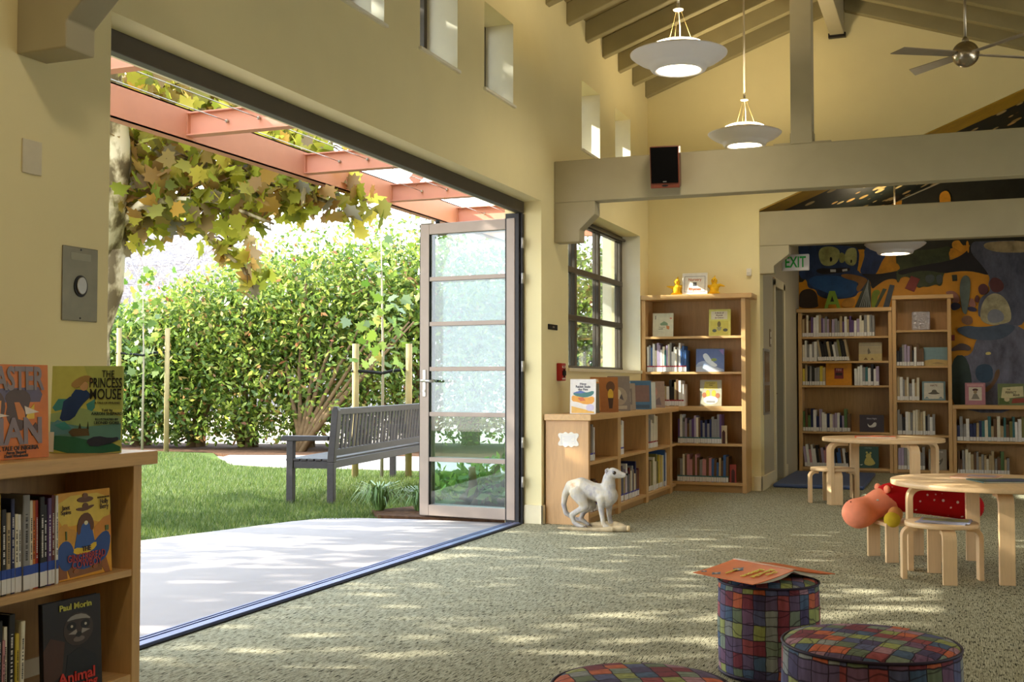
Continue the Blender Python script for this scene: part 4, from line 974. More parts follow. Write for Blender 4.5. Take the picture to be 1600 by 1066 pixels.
shown_book('grey-brown picture book with a small deer figure, after the amber one on the bookcase', (-2.90, 9.95, TOPZ), R(38), 0.21, 0.315, 0.018, (124, 104, 78),
    [((160, 138, 102), E_(.5, .42, .36, .26)), ((206, 190, 150), E_(.45, .48, .14, .14)), ((70, 50, 34), [(.5, .36), (.7, .30), (.6, .5)]), ((176, 156, 120), [(.15, .05), (.85, .05), (.85, .15), (.15, .15)])], tilt=R(-4))
shown_book('small tan picture book left of the blue one on the low window bookcase', (-2.90, 10.27, TOPZ), R(42), 0.18, 0.25, 0.014, (152, 128, 92), [((112, 92, 64), [(.2, .2), (.8, .2), (.8, .8), (.2, .8)]), ((180, 160, 124), [(.3, .3), (.7, .3), (.7, .7), (.3, .7)])], tilt=R(-4))
shown_book('blue-framed picture book with a brown panel, standing on the low window bookcase', (-2.90, 10.60, TOPZ), R(32), 0.235, 0.275, 0.03, (64, 104, 134), [((128, 92, 74), [(.2, .26), (.92, .26), (.92, .84), (.2, .84)]), ((50, 70, 90), [(.15, .04), (.92, .04), (.92, .16), (.15, .16)]), ((150, 190, 216), [(.05, .80), (.12, .80), (.12, .98), (.05, .98)])], tilt=R(-4), spine=(110, 160, 196))
shown_book('white picture book with green scribbles, between the blue one and the corner bookcase', (-2.93, 11.05, TOPZ), R(36), 0.20, 0.26, 0.014, (206, 206, 190), [((140, 160, 130), [(.2, .4), (.7, .3), (.6, .8)])], tilt=R(-4))
shown_book('brown patterned picture book at the corner end of the low window bookcase', (-2.92, 11.40, TOPZ), R(36), 0.20, 0.27, 0.014, (150, 116, 84), [((180, 120, 90), E_(.4, .6, .2, .2)), ((110, 80, 60), [(.2, .1), (.8, .1), (.7, .4)])], tilt=R(-4))

# corner case displays
Y0 = 12.05
shown_book('cream picture book with a small green and orange sketch, top shelf of the corner bookcase', (-3.02, Y0, 1.643), 0, 0.225, 0.255, 0.012, (206, 200, 172), [((124, 144, 110), [(.35, .55), (.55, .66), (.72, .58), (.74, .48), (.4, .48)]), ((196, 124, 70), [(.66, .48), (.82, .44), (.8, .3), (.68, .34)]), ((196, 110, 90), E_(.88, .78, .06, .03)), ((110, 110, 90), [(.3, .42), (.6, .42), (.6, .40), (.3, .40)]), ((110, 110, 90), [(.28, .34), (.5, .36), (.5, .32), (.28, .32)]), ((60, 50, 40), [(.12, .90), (.15, .90), (.15, .74), (.12, .74)])], tilt=R(-4))
shown_book('yellow picture book with three small animals, top shelf of the corner bookcase', (-2.41, Y0, 1.643), 0, 0.23, 0.285, 0.012, (210, 206, 110), [((222, 214, 190), [(.1, .62), (.85, .62), (.85, .92), (.1, .92)]), ((200, 190, 90), [(.05, .05), (.9, .05), (.9, .56), (.05, .56)]), ((110, 100, 60), E_(.47, .44, .08, .11)), ((150, 146, 110), [(.36, .34), (.6, .34), (.54, .2), (.42, .2)]), ((90, 96, 84), E_(.26, .2, .10, .06)), ((84, 84, 70), E_(.76, .22, .11, .06))], [('A Book of', .48, .86, .022, (120, 70, 70), .0003, 1), ('Rhymes', .48, .77, .022, (120, 70, 70), .0003, 1), ('for Children', .48, .68, .018, (120, 70, 70), .0003, 1)], tilt=R(-4))
shown_book('wide blue picture book with a bright snowy peak, second shelf of the corner bookcase', (-2.55, Y0, 1.265), 0, 0.30, 0.245, 0.014, (92, 110, 160), [((150, 166, 196), [(.0, .0), (.0, .36), (.3, .5), (.5, .36), (.8, .16), (1, .1), (1, 0)]), ((206, 216, 228), [(.22, .72), (.34, .82), (.44, .72), (.56, .48), (.80, .26), (.60, .20), (.34, .44)]), ((120, 136, 70), E_(.64, .52, .10, .07)), ((140, 120, 180), [(.8, .95), (.98, .98), (.98, .7)]), ((180, 190, 206), [(0, .0), (0, .2), (.4, .3), (.9, .04), (.9, 0)])], tilt=R(-4))
shown_book('ornate yellow-grey picture book, third shelf of the corner bookcase', (-2.51, Y0, 0.903), 0, 0.23, 0.275, 0.012, (176, 172, 150), [((206, 190, 80), [(.18, .66), (.82, .66), (.78, .94), (.22, .94)]), ((206, 180, 70), E_(.36, .48, .10, .14)), ((206, 180, 70), E_(.64, .48, .10, .14)), ((170, 110, 80), E_(.2, .42, .1, .1)), ((170, 110, 80), E_(.82, .4, .1, .1)), ((220, 216, 206), E_(.5, .22, .34, .16)), ((150, 150, 150), [(.3, .12), (.7, .12), (.7, .2), (.3, .2)])], [('A Treasury of', .5, .88, .016, (90, 70, 30), .0003, 1), ('Tales', .5, .80, .018, (90, 70, 30), .0003, 1)], tilt=R(-4))
# alcove displays
Y0 = 15.37
shown_book('wide sand-coloured picture book, second shelf of the wide alcove bookcase', (-1.13, Y0, 1.428), 0, 0.285, 0.24, 0.012, (170, 156, 124), [((186, 166, 110), [(0, 0), (1, 0), (1, .4), (0, .36)]), ((110, 100, 84), [(.38, .56), (.42, .72), (.46, .62), (.52, .44), (.4, .36)]), ((140, 132, 116), [(.05, .82), (.95, .82), (.95, .86), (.05, .86)]), ((120, 96, 60), [(.2, .06), (.3, .2), (.4, .06)]), ((120, 96, 60), [(.5, .06), (.58, .18), (.66, .06)])], tilt=R(-4))
shown_book('square orange-yellow picture book with a small dark block in its middle, third alcove shelf', (-1.545, Y0, 1.114), 0, 0.325, 0.305, 0.014, (206, 136, 20), [((120, 44, 50), [(.33, .28), (.68, .28), (.68, .74), (.33, .74)]), ((60, 30, 40), [(.37, .42), (.64, .42), (.64, .54), (.37, .54)])], [('FIRE', .505, .66, .044, (196, 150, 150), .0008, .9), ('RACE', .505, .48, .03, (40, 30, 30), .0006, .9)], tilt=R(-4))
shown_book('dark wide picture book with a white curled animal, fourth shelf of the alcove', (-1.13, Y0, 0.516), 0, 0.30, 0.22, 0.014, (56, 44, 50), [((210, 206, 196), [(.33, .42), (.33, .5), (.4, .36), (.5, .40), (.6, .58), (.70, .54), (.68, .34), (.6, .28), (.44, .26), (.36, .32)])], [('Silent Night', .5, .78, .026, (190, 180, 180), .0004, 1)], tilt=R(-4))
shown_book('dark green picture book with a yellow bear shape, bottom shelf of the alcove', (-1.16, Y0, 0.054), 0, 0.26, 0.275, 0.014, (40, 78, 66), [((196, 184, 96), E_(.52, .56, .13, .12)), ((196, 184, 96), E_(.44, .72, .05, .05)), ((196, 184, 96), E_(.62, .70, .05, .05)), ((190, 178, 90), [(.3, .24), (.4, .50), (.64, .52), (.78, .34), (.86, .20), (.6, .1), (.36, .14)]), ((206, 216, 206), [(.1, .14), (.26, .18), (.2, .12)])], [('A Bear Story', .5, .93, .016, (150, 170, 160), .0003, 1)], tilt=R(-4), label_card=True)
shown_book('wide picture book with pale blue sky and sand, second shelf of the narrow alcove bookcase', (-0.345, Y0, 1.362), 0, 0.285, 0.235, 0.012, (120, 146, 150), [((186, 160, 100), [(0, 0), (1, 0), (1, .3), (.4, .36), (0, .28)]), ((150, 130, 90), [(.3, .12), (.6, .2), (.9, .1)])], tilt=R(-4))
shown_book('picture book with a toothed blue border, third shelf of the narrow alcove bookcase', (-0.365, Y0, 0.926), 0, 0.275, 0.24, 0.012, (112, 140, 148), [((200, 196, 180), [(.08, .08), (.92, .08), (.92, .92), (.08, .92)]), ((90, 84, 74), [(.2, .36), (.4, .42), (.44, .56), (.60, .56), (.64, .42), (.8, .36), (.5, .30)]), ((120, 140, 150), [(.1, .1), (.2, .2), (.3, .1)]), ((120, 140, 150), [(.7, .1), (.8, .2), (.9, .1)])], [('HATS', .5, .78, .034, (120, 70, 50), .0006, 1)], tilt=R(-4))
shown_book('grey picture book with a fox head, bottom shelf of the narrow alcove bookcase', (-0.30, Y0, 0.051), 0, 0.215, 0.26, 0.012, (150, 144, 130), [((96, 90, 80), [(.2, .60), (.34, .48), (.5, .46), (.66, .48), (.8, .62), (.76, .38), (.54, .18), (.46, .18), (.26, .38)]), ((190, 184, 170), [(.36, .4), (.5, .24), (.64, .4)]), ((70, 66, 60), E_(.38, .42, .03, .02)), ((70, 66, 60), E_(.62, .42, .03, .02))], [('FOX EYES', .5, .87, .03, (206, 200, 186), .0006, 1)], tilt=R(-4))
shown_book('pink picture book with a round-hatted child, on the low bookcase below the mural', (0.14, Y0 - .02, 0.873), 0, 0.235, 0.275, 0.012, (176, 122, 132), [((206, 196, 178), [(.18, .20), (.82, .20), (.82, .80), (.18, .80)]), ((80, 50, 50), E_(.5, .68, .14, .06)), ((150, 130, 100), E_(.5, .58, .09, .08)), ((130, 124, 110), [(.3, .26), (.42, .5), (.58, .5), (.72, .26)]), ((200, 150, 150), [(.1, .84), (.9, .84), (.9, .94), (.1, .94)])], tilt=R(-4))
shown_book('wide green picture book with red flowers, at the right on the low alcove bookcase', (0.515, Y0 - .02, 0.873), 0, 0.34, 0.265, 0.014, (110, 122, 80), [((206, 196, 150), [(.10, .26), (.16, .82), (.84, .88), (.86, .40), (.5, .34)]), ((150, 70, 56), [(.45, .08), (.9, .12), (.95, .34), (.5, .30)]), ((80, 100, 50), [(.04, .04), (.4, .04), (.3, .3), (.06, .34)]), ((206, 190, 150), E_(.3, .26, .09, .10))], [('THE', .36, .72, .022, (70, 60, 40), .0006, 1), ('PERFECT', .44, .58, .04, (70, 60, 40), .001, .8), ('BEAR', .62, .46, .036, (70, 60, 40), .001, .9)], tilt=R(-4))
# bookends standing after the rows in the corner case
for (x, z, c, lab) in ((-2.285, 0.509, (196, 176, 140), 'cream arched bookend on the fourth shelf of the corner bookcase'), (-2.19, 0.105, (150, 60, 50), 'red arched bookend on the bottom shelf of the corner bookcase')):
    m = MB().box(0, 0.07, 0.0, 0.11, 0, 0.003).box(0.0, 0.07, 0.0, 0.004, 0, 0.19).prism([(0.018, 0.0), (0.018, 0.12), (0.035, 0.145), (0.052, 0.12), (0.052, 0.0)], 'y', -0.002, 0.0, 1)
    o = m.build('bookend', [ac(c), ac((70, 36, 34))], bevel=0.001); tag(o, lab, 'bookend', 'bookends in the corner bookcase'); o.location = (x, 12.0, z)
MURAL = [
('canopy', [(-2.097, 2.922), (-2.1, 2.508), (-2.042, 2.454), (-1.974, 2.487), (-1.79, 2.498), (-1.786, 3.012), (-1.463, 3.851), (-2.089, 3.891)]),
('canopy', [(-1.786, 3.012), (-1.146, 2.941), (-1.05, 2.878), (-0.787, 2.901), (-0.668, 2.862), (-0.591, 2.751), (-0.124, 2.774), (-0.0, 2.892), (0.854, 2.976), (1.574, 3.022), (1.588, 3.892), (-1.778, 3.871)]),
('bluefur', [(-1.993, 3.046), (-1.638, 2.979), (-1.172, 2.949), (-1.124, 2.867), (-1.135, 2.737), (-1.156, 2.597), (-0.985, 2.541), (-1.025, 2.363), (-1.149, 2.347), (-1.179, 2.268), (-1.508, 2.246), (-1.664, 2.301), (-1.682, 2.392), (-1.791, 2.406), (-1.804, 2.528), (-1.869, 2.53), (-1.908, 2.613), (-1.997, 2.627)]),
('bluefur2', [(-1.056, 2.964), (-0.782, 2.932), (-0.792, 2.803), (-0.85, 2.726), (-0.908, 2.579), (-0.985, 2.521), (-1.137, 2.587), (-1.078, 2.735)]),
('bluelight', [(-1.769, 2.568), (-1.465, 2.578), (-1.176, 2.508), (-1.148, 2.427), (-1.198, 2.278), (-1.371, 2.263), (-1.585, 2.359), (-1.78, 2.446)]),
('orange_mid', [(-1.124, 2.867), (-1.059, 2.879), (-1.068, 2.764), (-1.142, 2.607), (-1.156, 2.637), (-1.126, 2.736)]),
('orange_mid', [(-0.78, 2.907), (-0.66, 2.897), (-0.661, 2.818), (-0.708, 2.79), (-0.699, 2.71), (-0.634, 2.678), (-0.607, 2.618), (-0.918, 2.564), (-0.841, 2.686), (-0.812, 2.724)]),
('branch', [(-1.137, 2.587), (-0.909, 2.564), (-0.757, 2.583), (-0.607, 2.608), (-0.421, 2.611), (-0.422, 2.523), (-0.552, 2.527), (-0.618, 2.509), (-0.637, 2.451), (-0.656, 2.451), (-0.674, 2.501), (-0.796, 2.495), (-0.91, 2.419), (-0.977, 2.362), (-0.995, 2.502)]),
('hat', [(-1.912, 2.145), (-1.926, 2.216), (-1.981, 2.243), (-1.98, 2.253), (-1.901, 2.246), (-1.905, 2.328), (-1.86, 2.388), (-1.761, 2.405), (-1.692, 2.362), (-1.664, 2.291), (-1.664, 2.22), (-1.65, 2.139)]),
('eye', [(-1.649, 2.837), (-1.638, 2.918), (-1.579, 2.956), (-1.462, 2.956), (-1.375, 2.907), (-1.376, 2.816), (-1.415, 2.727), (-1.503, 2.69), (-1.611, 2.714)]),
('eye', [(-1.307, 2.854), (-1.278, 2.913), (-1.21, 2.93), (-1.158, 2.908), (-1.157, 2.738), (-1.203, 2.679), (-1.29, 2.712), (-1.318, 2.774)]),
('eye2', [(-1.375, 2.877), (-1.307, 2.854), (-1.309, 2.743), (-1.367, 2.725), (-1.386, 2.777)]),
('pupil', [(-1.502, 2.811), (-1.478, 2.815), (-1.468, 2.77), (-1.493, 2.745), (-1.504, 2.771)]),
('pupil', [(-1.236, 2.771), (-1.217, 2.765), (-1.222, 2.725), (-1.241, 2.726)]),
('mouth', [(-1.69, 2.646), (-1.611, 2.674), (-1.504, 2.66), (-1.251, 2.671), (-1.242, 2.61), (-1.504, 2.589), (-1.641, 2.594)]),
('tooth', [(-1.499, 2.65), (-1.426, 2.647), (-1.426, 2.612), (-1.496, 2.614)]),
('tooth', [(-1.346, 2.644), (-1.281, 2.652), (-1.279, 2.622), (-1.341, 2.616)]),
('bookedge', [(-1.368, 2.584), (-1.214, 2.579), (-1.014, 2.512), (-1.052, 2.444), (-1.14, 2.326), (-1.177, 2.388), (-1.119, 2.466), (-1.349, 2.534)]),
('pages', [(-1.014, 2.512), (-0.986, 2.422), (-0.989, 2.133), (-1.19, 2.138), (-1.121, 2.306)]),
('pageline', [(-1.018, 2.493), (-1.01, 2.492), (-1.123, 2.138), (-1.134, 2.138)]),
('pageline', [(-1.02, 2.473), (-1.012, 2.472), (-1.096, 2.138), (-1.107, 2.138)]),
('pageline', [(-1.022, 2.453), (-1.014, 2.453), (-1.069, 2.137), (-1.081, 2.137)]),
('pageline', [(-1.024, 2.433), (-1.016, 2.433), (-1.042, 2.136), (-1.054, 2.137)]),
('pageline', [(-1.026, 2.413), (-1.019, 2.413), (-1.016, 2.136), (-1.027, 2.136)]),
('pageline', [(-1.028, 2.393), (-1.021, 2.393), (-0.989, 2.135), (-1.001, 2.135)]),
('ochre', [(-1.333, 2.252), (-1.179, 2.268), (-1.199, 2.138), (-1.373, 2.142)]),
('lime', [(-0.977, 2.342), (-0.892, 2.369), (-0.864, 2.319), (-0.912, 2.27), (-0.894, 2.161), (-0.951, 2.132), (-0.985, 2.133)]),
('spine', [(-0.835, 2.377), (-0.788, 2.366), (-0.913, 2.131), (-0.942, 2.132)]),
('spineblue', [(-0.75, 2.424), (-0.692, 2.413), (-0.763, 2.128), (-0.838, 2.129)]),
('bush', [(-0.668, 2.858), (-0.55, 2.853), (-0.142, 2.867), (0.002, 2.912), (-0.029, 2.749), (0.009, 2.676), (-0.098, 2.547), (-0.11, 2.403), (-0.148, 2.384), (-0.186, 2.416), (-0.283, 2.378), (-0.341, 2.39), (-0.4, 2.366), (-0.438, 2.413), (-0.496, 2.457), (-0.505, 2.519), (-0.613, 2.523), (-0.634, 2.451), (-0.663, 2.452), (-0.671, 2.598), (-0.612, 2.627), (-0.65, 2.701), (-0.67, 2.691)]),
('branch', [(-0.671, 2.598), (-0.377, 2.66), (0.009, 2.707), (0.2, 2.822), (0.24, 2.943), (0.39, 2.936), (0.444, 2.792), (0.525, 2.586), (0.459, 2.497), (0.291, 2.554), (0.159, 2.573), (0.007, 2.563), (-0.089, 2.546), (-0.281, 2.594), (-0.475, 2.58), (-0.613, 2.533)]),
('orange_mid', [(0.012, 2.953), (0.098, 2.97), (0.117, 2.928), (0.154, 2.885), (0.144, 2.814), (0.115, 2.805), (0.068, 2.848), (0.011, 2.871)]),
('orange_mid', [(0.174, 2.946), (0.212, 2.954), (0.214, 2.791), (0.191, 2.812)]),
('orange_mid', [(-0.028, 2.832), (0.03, 2.86), (0.096, 2.775), (0.067, 2.741), (-0.024, 2.747)]),
('red', [(-0.486, 2.529), (-0.379, 2.484), (-0.454, 2.321), (-0.564, 2.37)]),
('slate', [(-0.31, 2.533), (-0.204, 2.54), (-0.205, 2.447), (-0.264, 2.418), (-0.321, 2.461)]),
('slate', [(-0.185, 2.529), (-0.103, 2.537), (-0.109, 2.444), (-0.148, 2.404), (-0.177, 2.436)]),
('darkcard', [(0.003, 2.523), (0.066, 2.525), (0.067, 2.449), (0.011, 2.446)]),
('cactus', [(0.101, 2.438), (0.139, 2.508), (0.187, 2.516), (0.224, 2.464), (0.222, 2.311), (0.18, 2.027), (0.152, 2.013), (0.115, 2.07), (0.094, 2.295)]),
('mauve', [(-0.092, 2.31), (0.023, 2.327), (0.089, 2.254), (0.097, 2.162), (-0.008, 2.175), (-0.007, 2.236)]),
('mauve', [(0.221, 2.23), (0.267, 2.198), (0.294, 2.106), (0.191, 2.119)]),
('navy', [(-0.012, 2.175), (0.097, 2.162), (0.105, 2.09), (-0.009, 2.062)]),
('navy', [(0.182, 2.119), (0.29, 2.101), (0.294, 2.045), (0.19, 2.058)]),
('fur', [(0.39, 2.936), (0.945, 2.932), (0.927, 1.772), (0.32, 1.943), (0.303, 2.086), (0.334, 2.227), (0.437, 2.285), (0.457, 2.345), (0.429, 2.387), (0.459, 2.487), (0.34, 2.664), (0.228, 2.801), (0.24, 2.943)]),
('beardface', [(0.38, 2.906), (0.484, 2.932), (0.944, 2.922), (0.942, 2.771), (0.612, 2.785), (0.519, 2.799), (0.398, 2.844)]),
('maroon', [(0.307, 2.35), (0.345, 2.399), (0.401, 2.398), (0.438, 2.336), (0.409, 2.266), (0.334, 2.257)]),
('maroon', [(0.439, 2.427), (0.496, 2.486), (0.588, 2.442), (0.624, 2.34), (0.558, 2.282), (0.465, 2.294)]),
('maroon', [(0.268, 2.219), (0.297, 2.269), (0.329, 2.227), (0.314, 2.156), (0.277, 2.178)]),
('palehead', [(0.331, 2.044), (0.37, 2.185), (0.456, 2.274), (0.558, 2.271), (0.649, 2.178), (0.693, 2.036), (0.691, 1.916), (0.599, 1.887), (0.469, 1.87), (0.339, 1.923)]),
('palegrey', [(0.405, 1.972), (0.443, 2.062), (0.527, 2.08), (0.61, 2.018), (0.608, 1.917), (0.45, 1.89)]),
('furlow', [(0.22, 1.474), (0.279, 1.705), (0.416, 1.861), (0.947, 1.875), (0.93, 0.776), (-0.039, 0.767), (-0.023, 1.501)]),
('teal', [(-0.023, 1.495), (0.198, 1.499), (0.245, 0.818), (-0.032, 0.816)]),
('wing', [(0.02, 1.828), (0.169, 1.877), (0.338, 1.844), (0.662, 1.892), (0.76, 1.842), (0.614, 1.7), (0.414, 1.679), (0.189, 1.706)]),
('ridge', [(-0.022, 1.574), (0.04, 1.622), (0.109, 1.658), (0.222, 1.608), (0.21, 1.547), (0.108, 1.567), (-0.022, 1.544)]),
('redcard', [(-0.019, 1.758), (0.028, 1.757), (0.028, 1.684), (-0.02, 1.684)]),
('rose', [(0.113, 1.976), (0.171, 2.005), (0.238, 1.986), (0.248, 1.9), (0.18, 1.877), (0.113, 1.915)]),
('light', [(0.389, 1.533), (0.445, 1.539), (0.456, 1.503), (0.389, 1.497)]),
('brownlimb', [(0.498, 1.303), (0.554, 1.327), (0.541, 1.206), (0.404, 1.013), (0.349, 1.061), (0.473, 1.158)]),
('deepblue', [(0.275, 1.377), (0.466, 1.388), (0.474, 1.182), (0.361, 1.134), (0.261, 1.207)])]
# ------------------------------------------------------------------ mural on the alcove end wall and its sloping ceiling
def mural_mat(name, c, var=0.22, scale=5.0, stretch=(1, 1, 1)):
    s = NT('mural_' + name); b = s.bsdf(0.5, 0.35)
    n = s.noise(scale, 6, s.coord(stretch), 0.65)
    rp = s.ramp([(0.3, rgb(c, 1 - var * 1.6)), (0.5, rgb(c)), (0.72, rgb(c, 1 + var * 1.5))])
    s.l(n.outputs['Fac'], rp.inputs[0]); s.l(rp.outputs[0], b.inputs['Base Color']); return s.m
MC = dict(canopy=(46, 44, 34), bluefur=(44, 62, 100), bluefur2=(46, 62, 104), bluelight=(44, 84, 134), orange_mid=(222, 152, 40), branch=(34, 28, 30), hat=(58, 44, 34), eye=(170, 168, 108), eye2=(150, 148, 90),
          pupil=(20, 18, 14), mouth=(36, 30, 34), tooth=(196, 196, 196), bookedge=(140, 96, 50), pages=(70, 74, 66), pageline=(150, 156, 150), ochre=(190, 134, 50), lime=(132, 150, 44), spine=(78, 88, 64), spineblue=(76, 84, 92),
          bush=(64, 70, 40), red=(142, 58, 48), slate=(78, 84, 80), darkcard=(54, 58, 44), cactus=(104, 114, 104), mauve=(160, 108, 92), navy=(60, 56, 82), fur=(86, 88, 104), beardface=(170, 150, 112), maroon=(96, 52, 52),
          palehead=(174, 164, 128), palegrey=(130, 132, 140), furlow=(100, 100, 116), teal=(50, 66, 60), wing=(74, 86, 104), ridge=(96, 80, 78), redcard=(130, 50, 50), rose=(130, 92, 66), light=(214, 200, 120), brownlimb=(112, 84, 62), deepblue=(52, 74, 96))
mu = thing('mural', 'large painted mural of furry creatures, branches and orange sky on the alcove end wall', 'mural', (0, 15.617, 0))
mb = MB(); keys = list(dict.fromkeys(c for c, _ in MURAL))
mats_ = [mural_mat('orange', (222, 152, 40), 0.08, 3)] + [mural_mat(k, MC[k], 0.30 if 'fur' in k or k in ('eye', 'palehead', 'bush', 'beardface') else 0.16, 9 if 'fur' in k else 6, (1, 1, .5) if 'fur' in k else (1, 1, 1)) for k in keys]
mb.prism([(-1.909, 0.0), (-1.909, 2.9), (3.895, 2.9), (3.895, 0)], 'y', -0.004, 0.0, 0)
mb.prism([(-1.909, 2.9), (-1.909, 2.99), (-0.2, 3.68), (1.12, 4.22), (3.895, 3.1), (3.895, 2.9)], 'y', -0.004, 0.0, keys.index('canopy') + 1)
MURAL += [('orange_mid', [(-0.78, 3.38), (-0.60, 3.40), (-0.58, 3.58), (-0.74, 3.56)]), ('orange_mid', [(-0.12, 3.40), (0.02, 3.44), (-0.02, 3.62), (-0.14, 3.58)])]
for i, (k, pts) in enumerate(MURAL):
    if k not in ('tooth', 'pages', 'pageline', 'red', 'darkcard', 'redcard', 'spine', 'spineblue'): pts = chaikin(pts, 2)
    pts = [(min(max(x, -1.905), 3.89), min(z, 2.99 + 0.40 * (x + 1.909))) for x, z in pts]
    mb.prism(pts, 'y', -0.006 - 0.0006 * i, -0.002, keys.index(k) + 1)
mb.build('painting', mats_, mu)
cm_ = NT('mural_ceiling'); b = cm_.bsdf(0.5, 0.35)
v = cm_.coord((1.0, 1.0, 2.2)); n1 = cm_.noise(3.2, 3, v); v2 = cm_.n('ShaderNodeTexVoronoi'); v2.inputs['Scale'].default_value = 4.2
cm_.l(v, v2.inputs['Vector'])
r1 = cm_.ramp([(0.35, rgb((40, 42, 30))), (0.6, rgb((28, 36, 34))), (0.75, rgb((64, 46, 30)))])
cm_.l(n1.outputs['Fac'], r1.inputs[0])
r2 = cm_.ramp([(0.0, rgb((214, 146, 40))), (0.5, rgb((190, 170, 120))), (1.0, rgb((150, 120, 60)))]); cm_.l(v2.outputs['Color'], r2.inputs[0])
r3 = cm_.ramp([(0.30, (1, 1, 1, 1)), (0.34, (0, 0, 0, 1))]); cm_.l(v2.outputs['Distance'], r3.inputs[0])
mx = cm_.n('ShaderNodeMixRGB'); cm_.l(r3.outputs[0], mx.inputs[0]); cm_.l(r1.outputs[0], mx.inputs[1]); cm_.l(r2.outputs[0], mx.inputs[2])
cm_.l(mx.outputs[0], b.inputs['Base Color'])
sl = MB()
sl.prism([(-2.1, 2.92), (-1.91, 3.0), (-0.2, 3.70), (1.12, 4.24), (3.9, 3.1), (4.1, 3.02), (4.1, 3.2), (1.12, 4.4), (-0.2, 3.86), (-2.1, 3.08)], 'y', GB + 0.221, 15.619)
o = struct(sl.build('ceiling_alcove', cm_.m))
struct(MB().prism([(-1.908, 2.997), (-0.2, 3.697), (1.12, 4.237), (1.12, 4.225), (-0.2, 3.685), (-1.908, 2.985)], 'y', GB + 0.002, GB + 0.55).build('trim_ochre_band', mural_mat('ochre_band', (176, 138, 40), 0.1)))

# ------------------------------------------------------------------ bentwood tables and stools
def l_leg(w, t, h, inn, rad):
    """local: x outward; outer face at x=0, foot at z=0, bends inwards under the seat"""
    p = [(0, 0), (0, h - rad)]
    for i in range(1, 9):
        a = PI / 2 * i / 8; p.append((-rad + rad * math.cos(a), h - rad + rad * math.sin(a)))
    p += [(-inn, h), (-inn, h - t)]
    for i in range(8, -1, -1):
        a = PI / 2 * i / 8; r_ = rad - t; p.append((-rad + r_ * math.cos(a), h - rad + r_ * math.sin(a)))
    p += [(-t, 0)]
    return MB().prism(p, 'y', -w / 2, w / 2)
def round_piece(name, label, cat, loc, rz, top_r, h, th, leg_r, angs, lw, lt, inn, rad, wood_=BIRCH, group=None):
    o = thing(name, label, cat, loc, rz, group)
    tp = MB().lathe([(0, h - th), (top_r - 0.003, h - th), (top_r, h - th + 0.004), (top_r, h - 0.004), (top_r - 0.003, h), (0, h)], seg=64)
    tp.build('table_top' if cat == 'table' else 'seat', wood_['x'], o, bevel=0)
    for a in angs:
        lg = l_leg(lw, lt, h - th, inn, rad).build('leg', wood_['z'], o, bevel=0.003)
        lg.location = (leg_r * math.cos(a), leg_r * math.sin(a), 0); lg.rotation_euler = (0, 0, a)
    return o
Q = [0, PI / 2, PI, 3 * PI / 2]
round_piece('round_table', 'round birch table at the right edge with picture books on it', 'table', (0.19, 7.55, 0), math.atan2(7.10 - 7.55, 0.273 - 0.19), 0.565, 0.555, 0.03, 0.475, Q, 0.085, 0.034, 0.16, 0.085, group=None)
round_piece('round_table', 'taller round birch table in front of the alcove shelves, orange book on top', 'table', (-0.63, 11.46, 0), math.atan2(11.157 - 11.46, -1.094 + 0.63), 0.56, 0.625, 0.034, 0.565, Q, 0.09, 0.036, 0.18, 0.085)
def stool(label, loc, rz): return round_piece('stool', label, 'stool', loc, rz, 0.205, 0.335, 0.026, 0.228, Q, 0.078, 0.028, 0.09, 0.062)
stool('low round birch stool with magazines, in front of the right-hand table', (-0.075, 7.19, 0), R(12))
stool('low round birch stool tucked at the left of the taller round table', (-1.09, 11.36, 0), R(20))
stool('low round birch stool behind the right-hand table, its seat just showing', (-0.06, 10.75, 0), R(35))

# flat reading matter on the tables
def flat_book(label, loc, rz, w, d, t, bg, shapes, name='picture_book', cat='book', floppy=False):
    o = thing(name, label, cat, loc, rz)
    MB().box(0, w, 0, d, 0, 0.0014).box(0, w, 0, d, t - 0.0014, t).box(0, 0.0014, 0, d, 0.0014, t - 0.0014).build('cover', ac(bg), o, bevel=0.0004, seg=1)
    MB().box(0.0014, w - 0.003, 0.003, d - 0.003, 0.0014, t - 0.0014).build('page_block', PAGES, o)
    if shapes:
        mb = MB(); cols = []
        for k, (c, pts) in enumerate(shapes):
            if c not in cols: cols.append(c)
            mb.prism([(x * w, z * d) for x, z in pts], 'z', t - 0.0002, t + 0.0003 + 0.0002 * k, cols.index(c))
        mb.build('cover_picture', [ac(c) for c in cols], o)
    return o
flat_book('thin pale magazine with a green cover, lower of the pair on the near stool', (-0.22, 7.09, 0.3355), R(-12), 0.28, 0.22, 0.005, (170, 172, 196), [((130, 140, 120), [(.1, .1), (.9, .1), (.9, .9), (.1, .9)])], 'magazine', 'magazine')
flat_book('thin bluish magazine with a meadow picture, on top of the other on the near stool', (-0.20, 7.06, 0.3412), R(-4), 0.28, 0.22, 0.006, (150, 160, 196), [((150, 156, 110), [(.05, .3), (.95, .2), (.95, .9), (.05, .9)]), ((110, 120, 90), [(.3, .4), (.7, .4), (.6, .8)])], 'magazine', 'magazine')
flat_book('orange-pink picture book lying flat at the back of the right-hand table', (-0.03, 7.66, 0.5555), R(-12), 0.27, 0.26, 0.008, (206, 150, 120), [((160, 150, 170), [(.3, .4), (.9, .4), (.9, .9), (.3, .9)]), ((226, 196, 160), [(.1, .1), (.9, .1), (.9, .3), (.1, .3)])])
flat_book('dark blue-green picture book lying flat at the right edge of the right-hand table', (0.16, 7.32, 0.5555), R(22), 0.34, 0.25, 0.008, (66, 92, 86), [((90, 96, 130), [(.2, .2), (.9, .2), (.9, .7), (.2, .7)]), ((150, 160, 110), [(.1, .75), (.6, .75), (.6, .95), (.1, .95)])])
